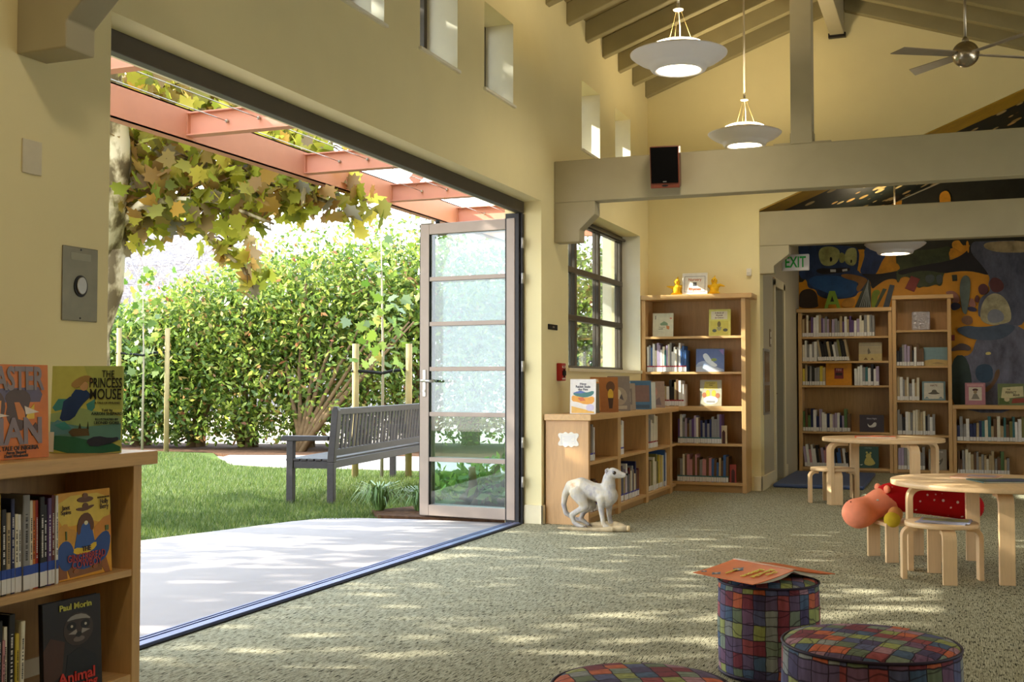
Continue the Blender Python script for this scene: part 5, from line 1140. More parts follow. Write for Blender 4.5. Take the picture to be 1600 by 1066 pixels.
flat_book('flat red-orange book on the taller round table', (-0.86, 11.25, 0.6255), R(8), 0.36, 0.22, 0.016, (214, 96, 46), [])

# blue floor mat
m = MB().box(-0.48, 0.48, -0.98, 0.98, 0.001, 0.045)
o = m.build('floor_mat', mat('blue_vinyl_mat', (66, 84, 124), 0.45, 0.4, var=0.08), bevel=0.02, seg=3); tag(o, 'blue padded vinyl floor mat on the carpet before the alcove shelves', 'mat'); o.location = (-1.38, 13.75, 0)

# ------------------------------------------------------------------ patchwork ottomans
def patch_mat():
    s = NT('patchwork_upholstery'); b = s.bsdf(0.75, 0.2)
    uv = s.n('ShaderNodeUVMap'); uv.uv_map = 'cells'
    wob = s.noise(1.1, 2, uv.outputs[0]); add = s.n('ShaderNodeMixRGB'); add.blend_type = 'ADD'; add.inputs[0].default_value = 0.22
    s.l(uv.outputs[0], add.inputs[1]); s.l(wob.outputs['Color'], add.inputs[2])
    fl_ = s.n('ShaderNodeVectorMath', operation='FLOOR'); s.l(add.outputs[0], fl_.inputs[0])
    fr = s.n('ShaderNodeVectorMath', operation='FRACTION'); s.l(add.outputs[0], fr.inputs[0])
    wn_ = s.n('ShaderNodeTexWhiteNoise'); wn_.noise_dimensions = '2D'; s.l(fl_.outputs[0], wn_.inputs['Vector'])
    cols = [(124, 138, 126), (78, 72, 108), (150, 158, 98), (124, 60, 74), (192, 104, 74), (90, 96, 134), (114, 86, 116), (140, 146, 146), (162, 124, 138), (106, 120, 100), (76, 98, 130), (146, 76, 82), (100, 86, 118)]
    rp = s.ramp([(i / len(cols), rgb(c)) for i, c in enumerate(cols)], 'CONSTANT')
    s.l(wn_.outputs['Value'], rp.inputs[0])
    sep = s.n('ShaderNodeSeparateXYZ'); s.l(fr.outputs[0], sep.inputs[0])
    def edge(sock):
        a = s.n('ShaderNodeMath', operation='SUBTRACT'); a.inputs[1].default_value = 0.5; s.l(sock, a.inputs[0])
        c = s.n('ShaderNodeMath', operation='ABSOLUTE'); s.l(a.outputs[0], c.inputs[0]); return c
    ex, ey = edge(sep.outputs[0]), edge(sep.outputs[1])
    mxx = s.n('ShaderNodeMath', operation='MAXIMUM'); s.l(ex.outputs[0], mxx.inputs[0]); s.l(ey.outputs[0], mxx.inputs[1])
    line = s.ramp([(0.455, (0, 0, 0, 1)), (0.48, (0.9, 0.9, 0.9, 1))]); s.l(mxx.outputs[0], line.inputs[0])
    # drawn squiggles inside the squares
    w2 = s.n('ShaderNodeTexWave'); w2.wave_type = 'RINGS'; w2.inputs['Scale'].default_value = 0.42; w2.inputs['Distortion'].default_value = 5.0; w2.inputs['Detail'].default_value = 0; w2.inputs['Detail Scale'].default_value = 1.4
    s.l(add.outputs[0], w2.inputs['Vector'])
    sq = s.ramp([(0.965, (0, 0, 0, 1)), (0.985, (0.6, 0.6, 0.6, 1))]); s.l(w2.outputs['Fac'], sq.inputs[0])
    mxl = s.n('ShaderNodeMixRGB'); mxl.blend_type = 'LIGHTEN'; mxl.inputs[0].default_value = 1
    s.l(line.outputs[0], mxl.inputs[1]); s.l(sq.outputs[0], mxl.inputs[2])
    # thread streaks
    th = s.noise(60, 2, s.coord((1, 1, 0.2))); st = s.n('ShaderNodeMixRGB'); st.blend_type = 'OVERLAY'; st.inputs[0].default_value = 0.5
    s.l(rp.outputs[0], st.inputs[1]); s.l(th.outputs['Fac'], st.inputs[2])
    fin = s.n('ShaderNodeMixRGB'); s.l(mxl.outputs[0], fin.inputs[0]); s.l(st.outputs[0], fin.inputs[1]); fin.inputs[2].default_value = rgb((36, 26, 44))
    s.l(fin.outputs[0], b.inputs['Base Color'])
    return s.m
PATCH = patch_mat(); PIPE = mat('dark_piping', (44, 32, 56), 0.6)
def ottoman(label, loc, r, h, rz, cell=0.052):
    o = thing('ottoman', label, 'ottoman', loc, rz, 'patchwork ottomans on the carpet')
    seg = 64
    def with_uv(mb, name, uvf):
        ob = mb.build(name, PATCH, o); me = ob.data; l = me.uv_layers.new(name='cells')
        for p in me.polygons:
            c = p.center
            for li in p.loop_indices: l.data[li].uv = uvf(me.vertices[me.loops[li].vertex_index].co, c)
        return ob
    rb_ = 0.012
    sd = MB().lathe([(r - 0.006, 0.012), (r, 0.03), (r + 0.004, h * .5), (r, h - 0.03), (r - 0.003, h - 0.014)], seg=seg)
    n_ = round(2 * PI * r / cell)
    def side_uv(co, c):
        a = math.atan2(co.y, co.x); ac_ = math.atan2(c.y, c.x)
        if a - ac_ > PI: a -= 2 * PI
        if ac_ - a > PI: a += 2 * PI
        return (a / (2 * PI) * n_ + 40, co.z / (cell * 1.25) + 3)
    with_uv(sd, 'side_panel', side_uv)
    tpf = MB().lathe([(0.0005, h + 0.012), (r * .5, h + 0.010), (r * .8, h + 0.004), (r - 0.015, h - 0.004), (r - 0.004, h - 0.013)], seg=seg)
    with_uv(tpf, 'cushion_top', lambda co, c: (co.x / (cell * 1.0) + 20, co.y / (cell * 1.0) + 60))
    MB().tube([((r - 0.001) * math.cos(2 * PI * k / 48), (r - 0.001) * math.sin(2 * PI * k / 48), h - 0.012) for k in range(49)], 0.005, 6).build('piping', PIPE, o)
    MB().tube([((r - 0.002) * math.cos(2 * PI * k / 48), (r - 0.002) * math.sin(2 * PI * k / 48), 0.014) for k in range(49)], 0.006, 6).lathe([(0, 0.001), (r - 0.01, 0.001), (r - 0.004, 0.014)], seg=48).build('base', PIPE, o)
    return o
ottoman('smaller patchwork ottoman with an open orange book face-down on it', (-0.695, 4.63, 0), 0.196, 0.375, R(10), 0.046)
ottoman('large patchwork drum ottoman at the bottom right, nothing on it', (-0.245, 3.66, 0), 0.262, 0.37, R(75), 0.056)
ottoman('patchwork ottoman cut off by the bottom edge of the photo, left of the large one', (-0.77, 2.93, 0), 0.235, 0.37, R(30), 0.056)

# open book lying face-down on the small ottoman
o = thing('picture_book', 'orange picture book lying open face-down on the small ottoman', 'book', (-0.712, 4.630, 0.389), R(54))
OR = (222, 104, 30)
rise = 0.035
def half_cover(sgn):
    n = 6; pts = []
    for i in range(n + 1):
        t = i / n; pts.append((sgn * 0.225 * t, rise * (1 - t) ** 1.3 * (1 if t < 1 else 1)))
    return pts
for sgn in (-1, 1):
    a = half_cover(sgn); mb = MB()
    up = [(x, z + 0.004) for x, z in a]; lo = [(x, z + 0.0015) for x, z in a]
    mb.prism(up + lo[::-1], 'y', -0.165, 0.165); mb.build('cover', ac(OR), o)
    pg_ = MB(); inner = [(x * .96, max(0.001, z * (1 - 0.5 * math.sin(PI * i / 6)) - 0.004)) for i, (x, z) in enumerate(a)]
    pg_.prism([(x * .96, z + 0.001) for x, z in a] + inner[::-1], 'y', -0.158, 0.158); pg_.build('page_block', PAGES, o)
MB().box(-0.008, 0.008, -0.165, 0.165, rise + 0.0015, rise + 0.0052).build('spine', ac((226, 190, 170)), o)
MB().box(-0.010, 0.010, 0.10, 0.155, rise + 0.005, rise + 0.0058).build('spine_label', STICK, o)
sl_ = math.atan2(rise, 0.27)
def on_cover(x): 
    t = -x / 0.225; return rise * (1 - t) ** 1.3 + 0.0046
mb = MB()
for (cx, cy, r_) in ((-0.10, 0.04, 0.022), (-0.185, 0.075, 0.018), (-0.19, 0.14, 0.012)):
    pts = []
    for k in range(16):
        rr = r_ * (1.45 if k % 4 == 0 else 0.9); a = 2 * PI * k / 16
        pts.append((cx + rr * math.cos(a), cy + rr * math.sin(a)))
    z = on_cover(cx) + 0.0006
    mb.add([(x, y, on_cover(x) + 0.0008) for x, y in pts], [tuple(range(16))], 0)
    q = r_ * .28; mb.add([(cx + dx * q, cy + dy * q * 1.4, on_cover(cx + dx * q) + 0.0014) for dx, dy in ((-1, -1), (1, -1), (1, 1), (-1, 1))], [(0, 1, 2, 3)], 1)
mb.build('cover_picture', [ac((52, 74, 120)), ac((200, 206, 214))], o)
for s_, x, y_, sz in (('One', -0.085, -0.125, .03), ('Beautiful', -0.10, -0.092, .034), ('Baboon', -0.115, -0.052, .036), ('Stories', -0.14, 0.035, .022)):
    text('cover_title', s_, sz, ac((220, 200, 50)), o, (x, y_, on_cover(x) + 0.004), rot=tuple((Matrix.Rotation(-0.165, 4, 'Y') @ Matrix.Rotation(PI, 4, 'Z')).to_euler()), bold=.0008)

# ------------------------------------------------------------------ stuffed hippo ride-on seat
hp = thing('hippo_seat', 'stuffed red hippo seat with white dots and coral head on flat wooden legs', 'seat', (-0.25, 8.01, 0), math.atan2(-0.13, -0.265) )
# local x points to the head end
REDF = NT('red_dotted_fabric'); b = REDF.bsdf(0.85, 0.1)
vo = REDF.n('ShaderNodeTexVoronoi'); vo.inputs['Scale'].default_value = 19; vo.inputs['Randomness'].default_value = 0.35
REDF.l(REDF.coord(), vo.inputs['Vector'])
rp = REDF.ramp([(0.14, rgb((226, 190, 180))), (0.20, rgb((178, 22, 24)))]); REDF.l(vo.outputs['Distance'], rp.inputs[0]); REDF.l(rp.outputs[0], b.inputs['Base Color'])
CORAL = mat('coral_felt', (240, 146, 112), 0.8, 0.15, var=0.08, scale=14)
YELF = mat('yellow_felt', (206, 176, 50), 0.85, 0.1, var=0.08)
blob('body', [[(0.17, 0, 0.395, 0.095), (0.06, 0, 0.405, 0.108), (-0.12, 0, 0.385, 0.112), (-0.30, 0, 0.36, 0.11), (-0.38, 0, 0.33, 0.095)]], 0.012, REDF.m, hp, 5)
blob('head', [[(0.16, 0, 0.385, 0.094), (0.23, 0, 0.365, 0.092), (0.30, 0.0, 0.325, 0.086), (0.36, 0.01, 0.30, 0.10)], (0.385, 0.012, 0.295, 0.105, 0.115, 0.10)], 0.011, CORAL, hp, 6)
for s_ in (-1, 1):
    blob('ear', [(0.215, s_ * 0.075, 0.455, 0.020, 0.030, 0.028)], 0.006, CORAL, hp, 2)
    MB().ball((0.275, s_ * 0.072, 0.385), (0.012, 0.007, 0.007), 10, 6).build('eye', WHITEP, hp)
    MB().ball((0.445, s_ * 0.03 + .01, 0.372), 0.005, 8, 6).build('nostril', mat('dark_felt', (110, 60, 50), 0.9), hp)
    blob('foot', [(0.235, s_ * 0.13 + 0.065, 0.272, 0.055, 0.045, 0.052)], 0.009, YELF, hp, 3)
    blob('paw', [(0.205, s_ * 0.11 + 0.065, 0.305, 0.05, 0.04, 0.05)], 0.009, mat('tan_orange_felt', (206, 140, 76), 0.85), hp, 3)
MB().box(-0.30, 0.28, -0.07, 0.188, 0.228, 0.252).build('seat_board', BIRCH['x'], hp, bevel=0.004)
for lx, ly, a in ((0.30, 0.20, 0), (0.30, -0.09, 0), (0.0, -0.09, 0), (0.0, 0.20, 0)):
    lg = MB().box(-0.042, 0.042, -0.012, 0.012, 0, 0.252).build('leg', BIRCH['z'], hp, bevel=0.003); lg.location = (lx - 0.06, ly, 0.0); lg.rotation_euler = (0, 0, 0)

# ------------------------------------------------------------------ carved animal statue by the low case
OTT = NT('white_washed_carving'); b = OTT.bsdf(0.6, 0.25)
v = OTT.coord((1, 1, 1)); n1 = OTT.noise(9, 4, v, .6)
rp = OTT.ramp([(0.30, rgb((158, 152, 162))), (0.48, rgb((206, 200, 190))), (0.62, rgb((212, 200, 174))), (0.74, rgb((194, 148, 110)))]); OTT.l(n1.outputs['Fac'], rp.inputs[0])
n2 = OTT.noise(60, 3, OTT.coord((1, 1, .3))); mx = OTT.n('ShaderNodeMixRGB'); mx.blend_type = 'MULTIPLY'; mx.inputs[0].default_value = 0.35
OTT.l(rp.outputs[0], mx.inputs[1]); OTT.l(n2.outputs['Fac'], mx.inputs[2]); OTT.l(mx.outputs[0], b.inputs['Base Color']); OTT.bump(n2.outputs['Fac'], b, .3)
OTT = OTT.m
st = thing('animal_statue', 'white-washed carved weasel-like animal statue looking up, at the end of the low bookcase', 'statue', (-2.63, 8.60, 0), R(4))
# local x to the right of the photo, y away; z up
bd = [[(-0.165, 0, 0.33, 0.058), (-0.10, 0, 0.335, 0.072), (-0.02, 0, 0.305, 0.070), (0.06, 0, 0.285, 0.074), (0.115, 0, 0.27, 0.078)],
      [(0.105, 0, 0.29, 0.066), (0.115, 0, 0.35, 0.058), (0.118, 0, 0.40, 0.048), (0.13, 0, 0.435, 0.042)],
      [(0.11, 0, 0.24, 0.06), (0.10, 0, 0.22, 0.05)],
      [(0.15, 0, 0.445, 0.044), (0.175, 0, 0.442, 0.038), (0.21, 0, 0.435, 0.025), (0.245, 0, 0.432, 0.016)], [(0.20, 0, 0.425, 0.022), (0.235, 0, 0.42, 0.012)],
      # hind legs
      [(-0.13, -0.045, 0.29, 0.058), (-0.08, -0.055, 0.225, 0.042), (-0.055, -0.055, 0.185, 0.030), (-0.115, -0.055, 0.15, 0.024), (-0.165, -0.055, 0.118, 0.023), (-0.15, -0.055, 0.06, 0.017), (-0.11, -0.06, 0.036, 0.018), (-0.075, -0.06, 0.03, 0.016)],
      [(-0.13, 0.045, 0.29, 0.055), (-0.04, 0.05, 0.22, 0.040), (-0.02, 0.055, 0.18, 0.028), (-0.10, 0.055, 0.13, 0.022), (-0.12, 0.055, 0.07, 0.017), (-0.06, 0.055, 0.035, 0.016)],
      # front legs
      [(0.07, -0.045, 0.255, 0.042), (0.065, -0.05, 0.19, 0.026), (0.075, -0.05, 0.12, 0.021), (0.085, -0.05, 0.06, 0.020), (0.105, -0.055, 0.034, 0.021), (0.13, -0.055, 0.028, 0.017)],
      [(0.11, 0.04, 0.25, 0.042), (0.11, 0.045, 0.18, 0.026), (0.11, 0.045, 0.11, 0.020), (0.12, 0.045, 0.06, 0.018), (0.16, 0.045, 0.036, 0.018)],
      # tail
      [(-0.19, 0, 0.34, 0.040), (-0.235, 0.01, 0.27, 0.028), (-0.25, 0.02, 0.19, 0.022), (-0.235, 0.03, 0.12, 0.020), (-0.17, 0.05, 0.075, 0.018), (-0.09, 0.07, 0.055, 0.016)]]
blob('body', bd, 0.0075, OTT, st, 4)
for s_ in (-1, 1):
    blob('ear', [(0.105, s_ * 0.03, 0.462, 0.012, 0.008, 0.020)], 0.004, OTT, st, 2)
    MB().ball((0.168, s_ * 0.034, 0.450), (0.016, 0.009, 0.015), 14, 10).build('eye', mat('glossy_dark_eye', (40, 26, 16), 0.15, 0.6), st)
MB().ball((0.262, 0, 0.438), (0.010, 0.011, 0.009), 10, 8).build('nose', BLACK, st)
cl_ = MB()
for (x, y_, n_) in ((-0.06, -0.06, 4), (0.14, -0.055, 4), (0.17, 0.045, 4), (-0.05, 0.055, 4)):
    for k in range(n_): cl_.tube([(x, y_ + (k - 1.5) * 0.009, 0.034), (x + 0.014, y_ + (k - 1.5) * 0.010, 0.028), (x + 0.022, y_ + (k - 1.5) * 0.011, 0.019)], [0.0055, 0.0045, 0.001], 6)
cl_.build('claws', mat('grey_claws', (110, 100, 92), 0.5), st)
dr = [[(-0.27, -0.06, 0.012, 0.012), (-0.16, -0.075, 0.010, 0.016), (-0.04, -0.08, 0.010, 0.018), (0.06, -0.085, 0.012, 0.020), (0.16, -0.085, 0.018, 0.022)], [(-0.18, 0.07, 0.04, 0.014), (-0.06, 0.075, 0.03, 0.018), (0.06, 0.08, 0.035, 0.026), (0.16, 0.05, 0.035, 0.034), (0.22, 0.0, 0.03, 0.030)],
      [(0.10, -0.06, 0.015, 0.020), (0.20, -0.06, 0.025, 0.026), (0.26, -0.055, 0.028, 0.028)], (0.0, 0, 0.006, 0.22, 0.085, 0.010)]
blob('driftwood_base', dr, 0.008, mat('washed_driftwood', (178, 160, 126), 0.8, 0.2, var=0.3, scale=14, bump=0.5), st, 3)
MB().tube([(0.258, -0.055, 0.028), (0.292, -0.055, 0.029)], 0.022, 14).build('cut_end', mat('pale_cut_wood', (230, 206, 160), 0.7), st)

# white scalloped card on the end panel
mb = MB(); pts = []
for k in range(48):
    a = 2 * PI * k / 48; c, s_ = math.cos(a), math.sin(a)
    e = 1 + 0.11 * math.cos(8 * a + PI)
    q = 1 / max(abs(c) / 0.088, abs(s_) / 0.062) * 0.9
    pts.append((q * c * e, q * s_ * e))
mb.prism(pts, 'y', -0.004, 0.0, 0)
mb.box(-0.058, 0.058, -0.0046, -0.004, -0.036, -0.035, 1).box(-0.058, 0.058, -0.0046, -0.004, 0.036, 0.037, 1).box(-0.058, -0.057, -0.0046, -0.004, -0.036, 0.037, 1).box(0.057, 0.058, -0.0046, -0.004, -0.036, 0.037, 1)
for k in range(5): mb.box(-0.048 + .01 * (k % 2), 0.048 - .012 * (k % 3), -0.0046, -0.004, 0.022 - 0.012 * k, 0.0235 - 0.012 * k, 1)
o = mb.build('scalloped_card', [WHITEP, mat('faint_blue_print', (150, 160, 200), 0.7)]); tag(o, 'white scalloped card stuck on the end panel of the low window bookcase', 'card'); o.location = (-2.915, 8.8295, 0.688)

# ------------------------------------------------------------------ wall fittings
def fitting(name, label, cat, loc, rz, mbs):
    o = thing(name, label, cat, loc, rz)
    for nm, mb, m_, bv in mbs: mb.build(nm, m_, o, bevel=bv)
    return o
# local: front faces -y; rotated 90 deg these face +x off the left wall
o = fitting('fire_alarm_box', 'small red fire alarm pull station on the pier beside the steel window', 'fire alarm', (W, 9.22, 1.165), R(90), [('body', MB().box(-0.06, 0.06, -0.045, 0.0, 0, 0.15), mat('alarm_red', (166, 34, 26), 0.35, 0.4), 0.006),
        ('pull_handle', MB().box(-0.035, 0.035, -0.056, -0.045, 0.045, 0.085).box(-0.008, 0.008, -0.056, -0.045, 0.03, 0.1), BLACK, 0.002), ('print', MB().box(-0.04, 0.04, -0.0462, -0.045, 0.110, 0.128).box(-0.04, 0.04, -0.0462, -0.045, 0.012, 0.024), WHITEP, 0)])
text('alarm_lettering', 'FIRE', 0.02, mat('alarm_red', (166, 34, 26)), o, (0, -0.0466, 0.119))
fitting('wall_plate', 'small black wall plate above the fire alarm on the pier', 'wall plate', (W, 9.05, 1.592), R(90), [('plate', MB().box(-0.11, 0.11, -0.012, 0, 0, 0.045), BLACK, 0.003), ('button', MB().box(-0.02, 0.02, -0.015, -0.012, 0.016, 0.03), STEEL, 0.001)])
fitting('steel_wall_plate', 'brushed steel plate with a round key switch on the wall left of the glass doors', 'wall plate', (W, 3.49, 1.385), R(90), [('plate', MB().box(-0.095, 0.095, -0.006, 0, 0, 0.285), mat('worn_steel_plate', (134, 128, 108), 0.4, 0.5, 0.7, var=0.1, scale=12), 0.003),
        ('dial_ring', MB().prism(ell(0.0, 0.135, 0.036, 0.042, 28), 'y', -0.010, -0.006), DARKM, 0.001), ('dial', MB().prism(ell(0, 0.137, 0.026, 0.034, 24), 'y', -0.016, -0.010), STEEL, 0.003),
        ('slot', MB().box(-0.055, 0.055, -0.0066, -0.006, 0.235, 0.262), mat('engraved_strip', (150, 146, 124), 0.5, 0.4, 0.4), 0), ('screw', MB().prism(ell(0, 0.275, 0.004, 0.004, 10), 'y', -0.0075, -0.006), DARKM, 0), ('screw', MB().prism(ell(0, 0.012, 0.004, 0.004, 10), 'y', -0.0075, -0.006), DARKM, 0)])
fitting('blank_wall_plate', 'white blank wall plate high on the wall, above the steel key plate', 'wall plate', (W, 3.235, 1.91), R(90), [('plate', MB().box(-0.047, 0.047, -0.007, 0, 0, 0.125), mat('painted_over_plate', (214, 204, 176), 0.5), 0.003)])
fitting('motion_sensor', 'small white motion sensor high on the back wall above the corner bookcase', 'sensor', (-2.02, GB, 2.29), 0, [('body', MB().box(-0.025, 0.025, -0.04, 0, 0, 0.08), WHITEP, 0.006), ('lens', MB().box(-0.018, 0.018, -0.044, -0.04, 0.01, 0.04), mat('sensor_lens', (200, 196, 180), 0.3), 0.001)])
fitting('sign_holder', 'clear wall sign holder in a grey frame beside the dark doorway', 'sign holder', (-1.91, 12.68, 0.80), R(90), [('frame', MB().box(-0.21, 0.21, -0.012, 0, 0, 0.72), mat('grey_frame', (150, 146, 140), 0.3, 0.5, 0.3), 0.003), ('sheet', MB().box(-0.18, 0.18, -0.014, -0.012, 0.03, 0.32).box(-0.18, 0.18, -0.014, -0.012, 0.36, 0.69), mat('brown_sheet', (122, 104, 86), 0.25, 0.5), 0)])
fitting('light_switch', 'brown switch plate on the alcove side wall above the sign holder', 'switch', (-1.91, 12.99, 1.55), R(90), [('plate', MB().box(-0.05, 0.05, -0.008, 0, 0, 0.2), mat('brown_switch_plate', (126, 108, 88), 0.5), 0.003), ('rocker', MB().box(-0.02, 0.02, -0.013, -0.008, 0.03, 0.09).box(-0.02, 0.02, -0.013, -0.008, 0.11, 0.17), WHITEP, 0.002)])

# exit sign on an arm from the alcove side wall
ex = thing('exit_sign', 'white exit sign with green letters, hung by the corbel at the alcove corner', 'exit sign', (-1.575, 12.62, 2.36))
MB().box(-0.145, 0.145, -0.02, 0.02, 0, 0.18).build('housing', mat('exit_sign_face', (206, 204, 206), 0.35, 0.4, var=0.01), ex, bevel=0.012, seg=3)
text('exit_lettering', 'EXIT', 0.165, mat('exit_green', (30, 150, 60), 0.5), ex, (0, -0.022, 0.088), sx=0.66, bold=0.0035)
MB().box(-0.334, -0.145, -0.01, 0.01, 0.10, 0.12).build('mounting_arm', WHITEP, ex)

# ------------------------------------------------------------------ loudspeaker on the beam
sp = thing('loudspeaker', 'black-fronted loudspeaker in a reddish wooden box, mounted on the cross beam', 'loudspeaker', (-2.135, 8.965, 2.885)); sp.rotation_euler = (R(13), 0, R(8))
MB().box(-0.115, 0.115, -0.08, 0.105, -0.165, 0.165).build('cabinet', wood('cherry_veneer', (120, 62, 44), 'z'), sp, bevel=0.004)
MB().box(-0.108, 0.108, -0.092, -0.08, -0.125, 0.160).build('grille', mat('black_grille_cloth', (12, 11, 11), 0.95, 0.05), sp, bevel=0.004)
MB().prism(ell(0.0, -0.146, 0.026, 0.008, 18), 'y', -0.082, -0.0795).build('port', BLACK, sp)
MB().box(-0.014, 0.014, -0.0935, -0.092, -0.117, -0.109).build('badge', STEEL, sp)
MB().box(-0.03, 0.03, 0.105, 0.15, -0.05, 0.05).build('wall_bracket', DARKM, sp)

# ------------------------------------------------------------------ pendant lamps
LAMP = emit('lamp_diffuser', (255, 236, 196), 9.0)
SHADE = mat('white_lamp_shade', (236, 232, 232), 0.5, 0.3, var=0.01)
WIREM = mat('thin_wire', (190, 168, 110), 0.5, 0.4, 0.3)
def pendant(label, x, y, z, rod_top, glow=3.8):
    o = thing('pendant_lamp', label, 'pendant lamp', (x, y, z), 0, 'white saucer pendant lamps')
    s_ = MB().lathe([(0.205, 0.048), (0.27, 0.030), (0.335, 0.008), (0.352, 0.0), (0.350, -0.008), (0.33, -0.026), (0.285, -0.056), (0.235, -0.078), (0.212, -0.090), (0.206, -0.108), (0.196, -0.122), (0.176, -0.128), (0.160, -0.124), (0.157, -0.112)], seg=56)
    s_.build('shade', SHADE, o)
    MB().lathe([(0.0, -0.116), (0.158, -0.116)], seg=48).build('lower_diffuser', LAMP, o)
    MB().lathe([(0.196, 0.046), (0.188, 0.066), (0.16, 0.078), (0.0, 0.082)], seg=48).build('upper_diffuser', LAMP, o)
    w_ = MB()
    for k in range(3):
        a = 2 * PI * k / 3 + 0.5; w_.tube([(0.11 * math.cos(a), 0.11 * math.sin(a), 0.080), (0.018 * math.cos(a), 0.018 * math.sin(a), 0.325)], 0.0012, 5)
    w_.build('suspension_wires', WIREM, o)
    MB().tube([(0.01, 0, 0.08), (0.012, 0, 0.2), (0, 0, 0.33)], 0.004, 6).build('cord', WHITEP, o)
    MB().lathe([(0.0, 0.32), (0.036, 0.322), (0.038, 0.330), (0.010, 0.342), (0.012, 0.37), (0.0, 0.37)], seg=20).tube([(0, 0, 0.36), (0, 0, rod_top - z)], 0.010, 8).build('stem', WHITEP, o)
    l = bpy.data.lights.new('lamp_bulb', 'AREA'); l.shape = 'DISK'; l.size = 0.3; l.energy = glow; l.color = (1.0, 0.86, 0.66)
    lo = bpy.data.objects.new('bulb_light', l); COL.objects.link(lo); lo.parent = o; lo.location = (0, 0, -0.13)
    l2 = bpy.data.lights.new('lamp_uplight', 'AREA'); l2.shape = 'DISK'; l2.size = 0.36; l2.energy = glow * 1.2; l2.color = (1.0, 0.78, 0.46)
    u = bpy.data.objects.new('uplight', l2); COL.objects.link(u); u.parent = o; u.location = (0, 0, 0.088); u.rotation_euler = (PI, 0, 0)
    return o
pendant('large white saucer pendant lamp under the rafters, nearest of those in view', -1.835, 8.13, 3.545, roofz(-1.835) - 0.01)
pendant('white saucer pendant lamp hanging just above the cross beam on a long rod', -1.85, 11.05, 3.56, roofz(-1.85) - 0.01)
pendant('white saucer pendant lamp inside the alcove, below the far beam', -0.62, 14.25, 2.80, 3.51, 1.5)
pendant('unseen saucer pendant lamp added for fill light over the reading area', -1.82, 2.2, 3.545, roofz(-1.82) - 0.01)  # from here down: pendants out of view, added to fill the room with light
pendant('unseen saucer pendant lamp added for fill light, right slope near the middle of the room', 1.9, 5.2, 3.2, roofz(1.9) - 0.01)
pendant('unseen saucer pendant lamp added for fill light, right slope by the back wall', 1.9, 9.6, 3.2, roofz(1.9) - 0.01)
pendant('unseen saucer pendant lamp added for fill light, right slope behind the viewer', 1.9, 0.8, 3.2, roofz(1.9) - 0.01)
pendant('unseen saucer pendant lamp added for fill light, left slope at the front of the room', -1.82, -0.9, 3.545, roofz(-1.82) - 0.01)

# ------------------------------------------------------------------ ceiling fan
fn = thing('ceiling_fan', 'brushed steel ceiling fan with four blades, high at the upper right', 'ceiling fan', (0.137, 10.45, 3.965), R(21))
NICK = mat('brushed_nickel_ball', (168, 160, 148), 0.25, 0.5, 0.95, var=0.12, scale=3)
MB().ball((0, 0, 0), (0.112, 0.112, 0.112), 28, 18).build('motor_housing', NICK, fn)
MB().tube([(0, 0, 0.10), (0, 0, roofz(0.137) - 3.965 - 0.005)], 0.012, 10).lathe([(0, 0.09), (0.03, 0.095), (0.028, 0.13), (0.012, 0.15)], seg=20).build('down_rod', STEEL, fn)
BLD = mat('fan_blade', (150, 142, 128), 0.45, 0.4, 0.4)
for k in range(4):
    a = R(10 + 90 * k + (14 if k % 2 else 0))
    bl = MB().prism([(0.09, -0.03), (0.12, -0.05), (0.66, -0.065), (0.60, 0.065), (0.12, 0.05), (0.09, 0.03)], 'z', -0.004, 0.004)
    ob = bl.build('blade', BLD, fn, bevel=0.002); ob.rotation_euler = (R(10), 0, a)
MB().ball((0, 0, 0.0), (0.114, 0.114, 0.012), 24, 6).build('seam_ring', DARKM, fn)

# ------------------------------------------------------------------ display on top of the corner bookcase
sg = thing('display_sign', 'white framed rhymes sign standing on the corner bookcase between yellow chicks', 'sign', (-2.555, 12.03, 2.0855)); sg.rotation_euler = (R(-6), 0, 0)
MB().box(-0.135, 0.135, 0, 0.006, 0, 0.235).build('card', ac((216, 212, 206)), sg, bevel=0.001)
MB().box(-0.112, 0.112, -0.0008, 0, 0.03, 0.034).box(-0.112, 0.112, -0.0008, 0, 0.196, 0.2).box(-0.112, -0.108, -0.0008, 0, 0.03, 0.2).box(0.108, 0.112, -0.0008, 0, 0.03, 0.2).box(-0.02, 0.02, -0.0008, 0, 0.095, 0.135).build('printed_border', ac((96, 96, 100)), sg)
text('sign_lettering', 'Nursery', 0.042, ac((176, 96, 62)), sg, (0, -0.0012, 0.163), bold=.0006); text('sign_lettering', 'Rhymes', 0.042, ac((176, 96, 62)), sg, (0, -0.0012, 0.062), bold=.0006)
MB().box(-0.03, 0.03, 0.006, 0.05, 0, 0.004).build('stand', WHITEP, sg)
YEL = mat('yellow_plush', (226, 178, 40), 0.85, 0.15, var=0.12, scale=30)
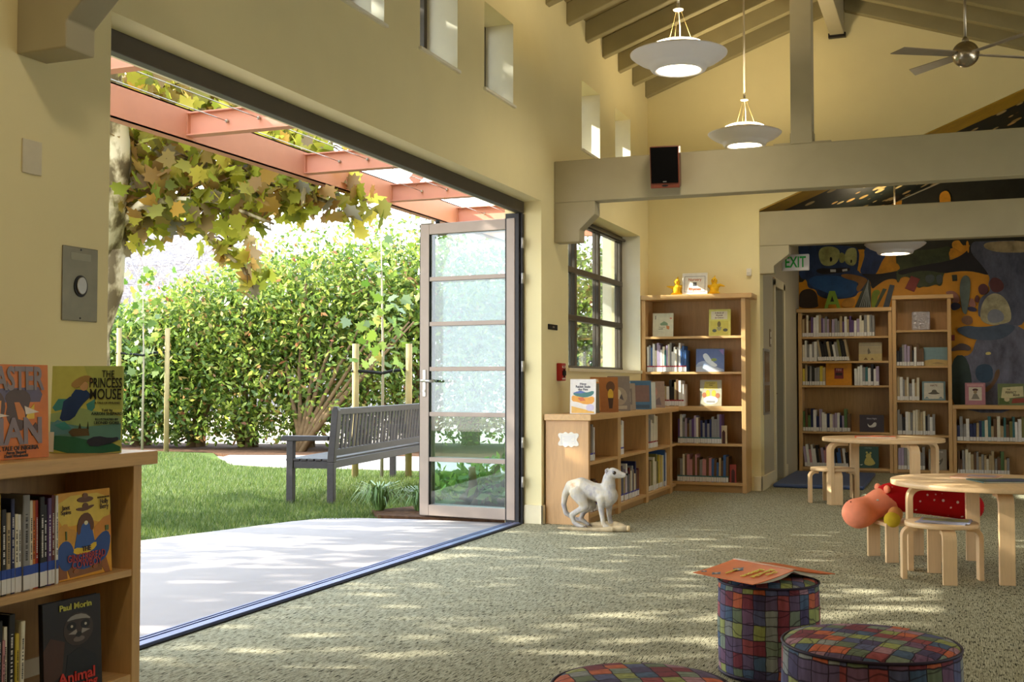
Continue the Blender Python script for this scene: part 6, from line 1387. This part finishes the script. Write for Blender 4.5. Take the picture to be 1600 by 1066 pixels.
for x, sd, lab in ((-2.755, 1, 'yellow plush chick with spread wings, left of the white sign on the corner bookcase'), (-2.355, -1, 'yellow plush chick with spread wings, right of the white sign on the corner bookcase')):
    c = thing('plush_chick', lab, 'toy', (x, 12.08, 2.0855), R(8 * sd), 'yellow plush chicks on the corner bookcase')
    blob('body', [(0, 0, 0.062, 0.05, 0.04, 0.06), (0, 0, 0.145, 0.034, 0.032, 0.036), [(0, 0, 0.07, 0.035), (0.06, 0, 0.10, 0.016), (0.115, 0, 0.085, 0.007)], [(0, 0, 0.07, 0.035), (-0.06, 0, 0.09, 0.016), (-0.11, 0, 0.10, 0.007)], [(0.02, 0, 0.03, 0.025), (0.06, -0.02, 0.012, 0.010)], [(-0.02, 0, 0.03, 0.025), (-0.06, -0.02, 0.012, 0.010)], [(0, 0, 0.17, 0.012), (0.01, 0, 0.20, 0.006)]], 0.006, YEL, c, 2)
    MB().ball((0, -0.036, 0.14), (0.010, 0.012, 0.006), 8, 6).build('beak', mat('orange_beak', (206, 110, 40), 0.6), c)
    for s_ in (-1, 1): MB().ball((s_ * 0.013, -0.030, 0.155), 0.004, 8, 6).build('eye', BLACK, c)
# green letter standing on the alcove case
mb = MB().prism([(-0.105, 0), (-0.06, 0), (-0.045, 0.06), (0.045, 0.06), (0.06, 0), (0.105, 0), (0.035, 0.235), (-0.035, 0.235)], 'y', 0, 0.03)
mb.prism([(-0.025, 0.095), (0.025, 0.095), (0.0, 0.17)], 'y', -0.001, 0.0, 1)
o = mb.build('letter_block', [mat('lime_letter', (120, 150, 50), 0.6), mat('dark_letter_gap', (40, 46, 30), 0.8)], bevel=0.001); tag(o, 'lime green capital letter A standing on the wide alcove bookcase', 'letter'); o.location = (-1.46, 15.42, 2.1135)
# clear bag on the narrow case
cb = thing('clear_display_bag', 'crumpled clear plastic bag on the top shelf of the narrow alcove bookcase', 'bag', (-0.37, 15.42, 1.8125))
bgm = NT('clear_plastic'); b = bgm.bsdf(0.12, 0.8); b.inputs['Base Color'].default_value = rgb((190, 184, 188)); b.inputs['Alpha'].default_value = 0.75; nn = bgm.noise(14, 2, bgm.coord()); bgm.bump(nn.outputs['Fac'], b, 1.0, 0.04)
ob = MB().box(-0.11, 0.11, -0.05, 0.05, 0, 0.24).build('bag', bgm.m, cb, bevel=0.02, seg=4)
MB().box(-0.08, 0.08, -0.02, 0.02, 0.004, 0.19).build('contents', ac((150, 130, 128)), cb)
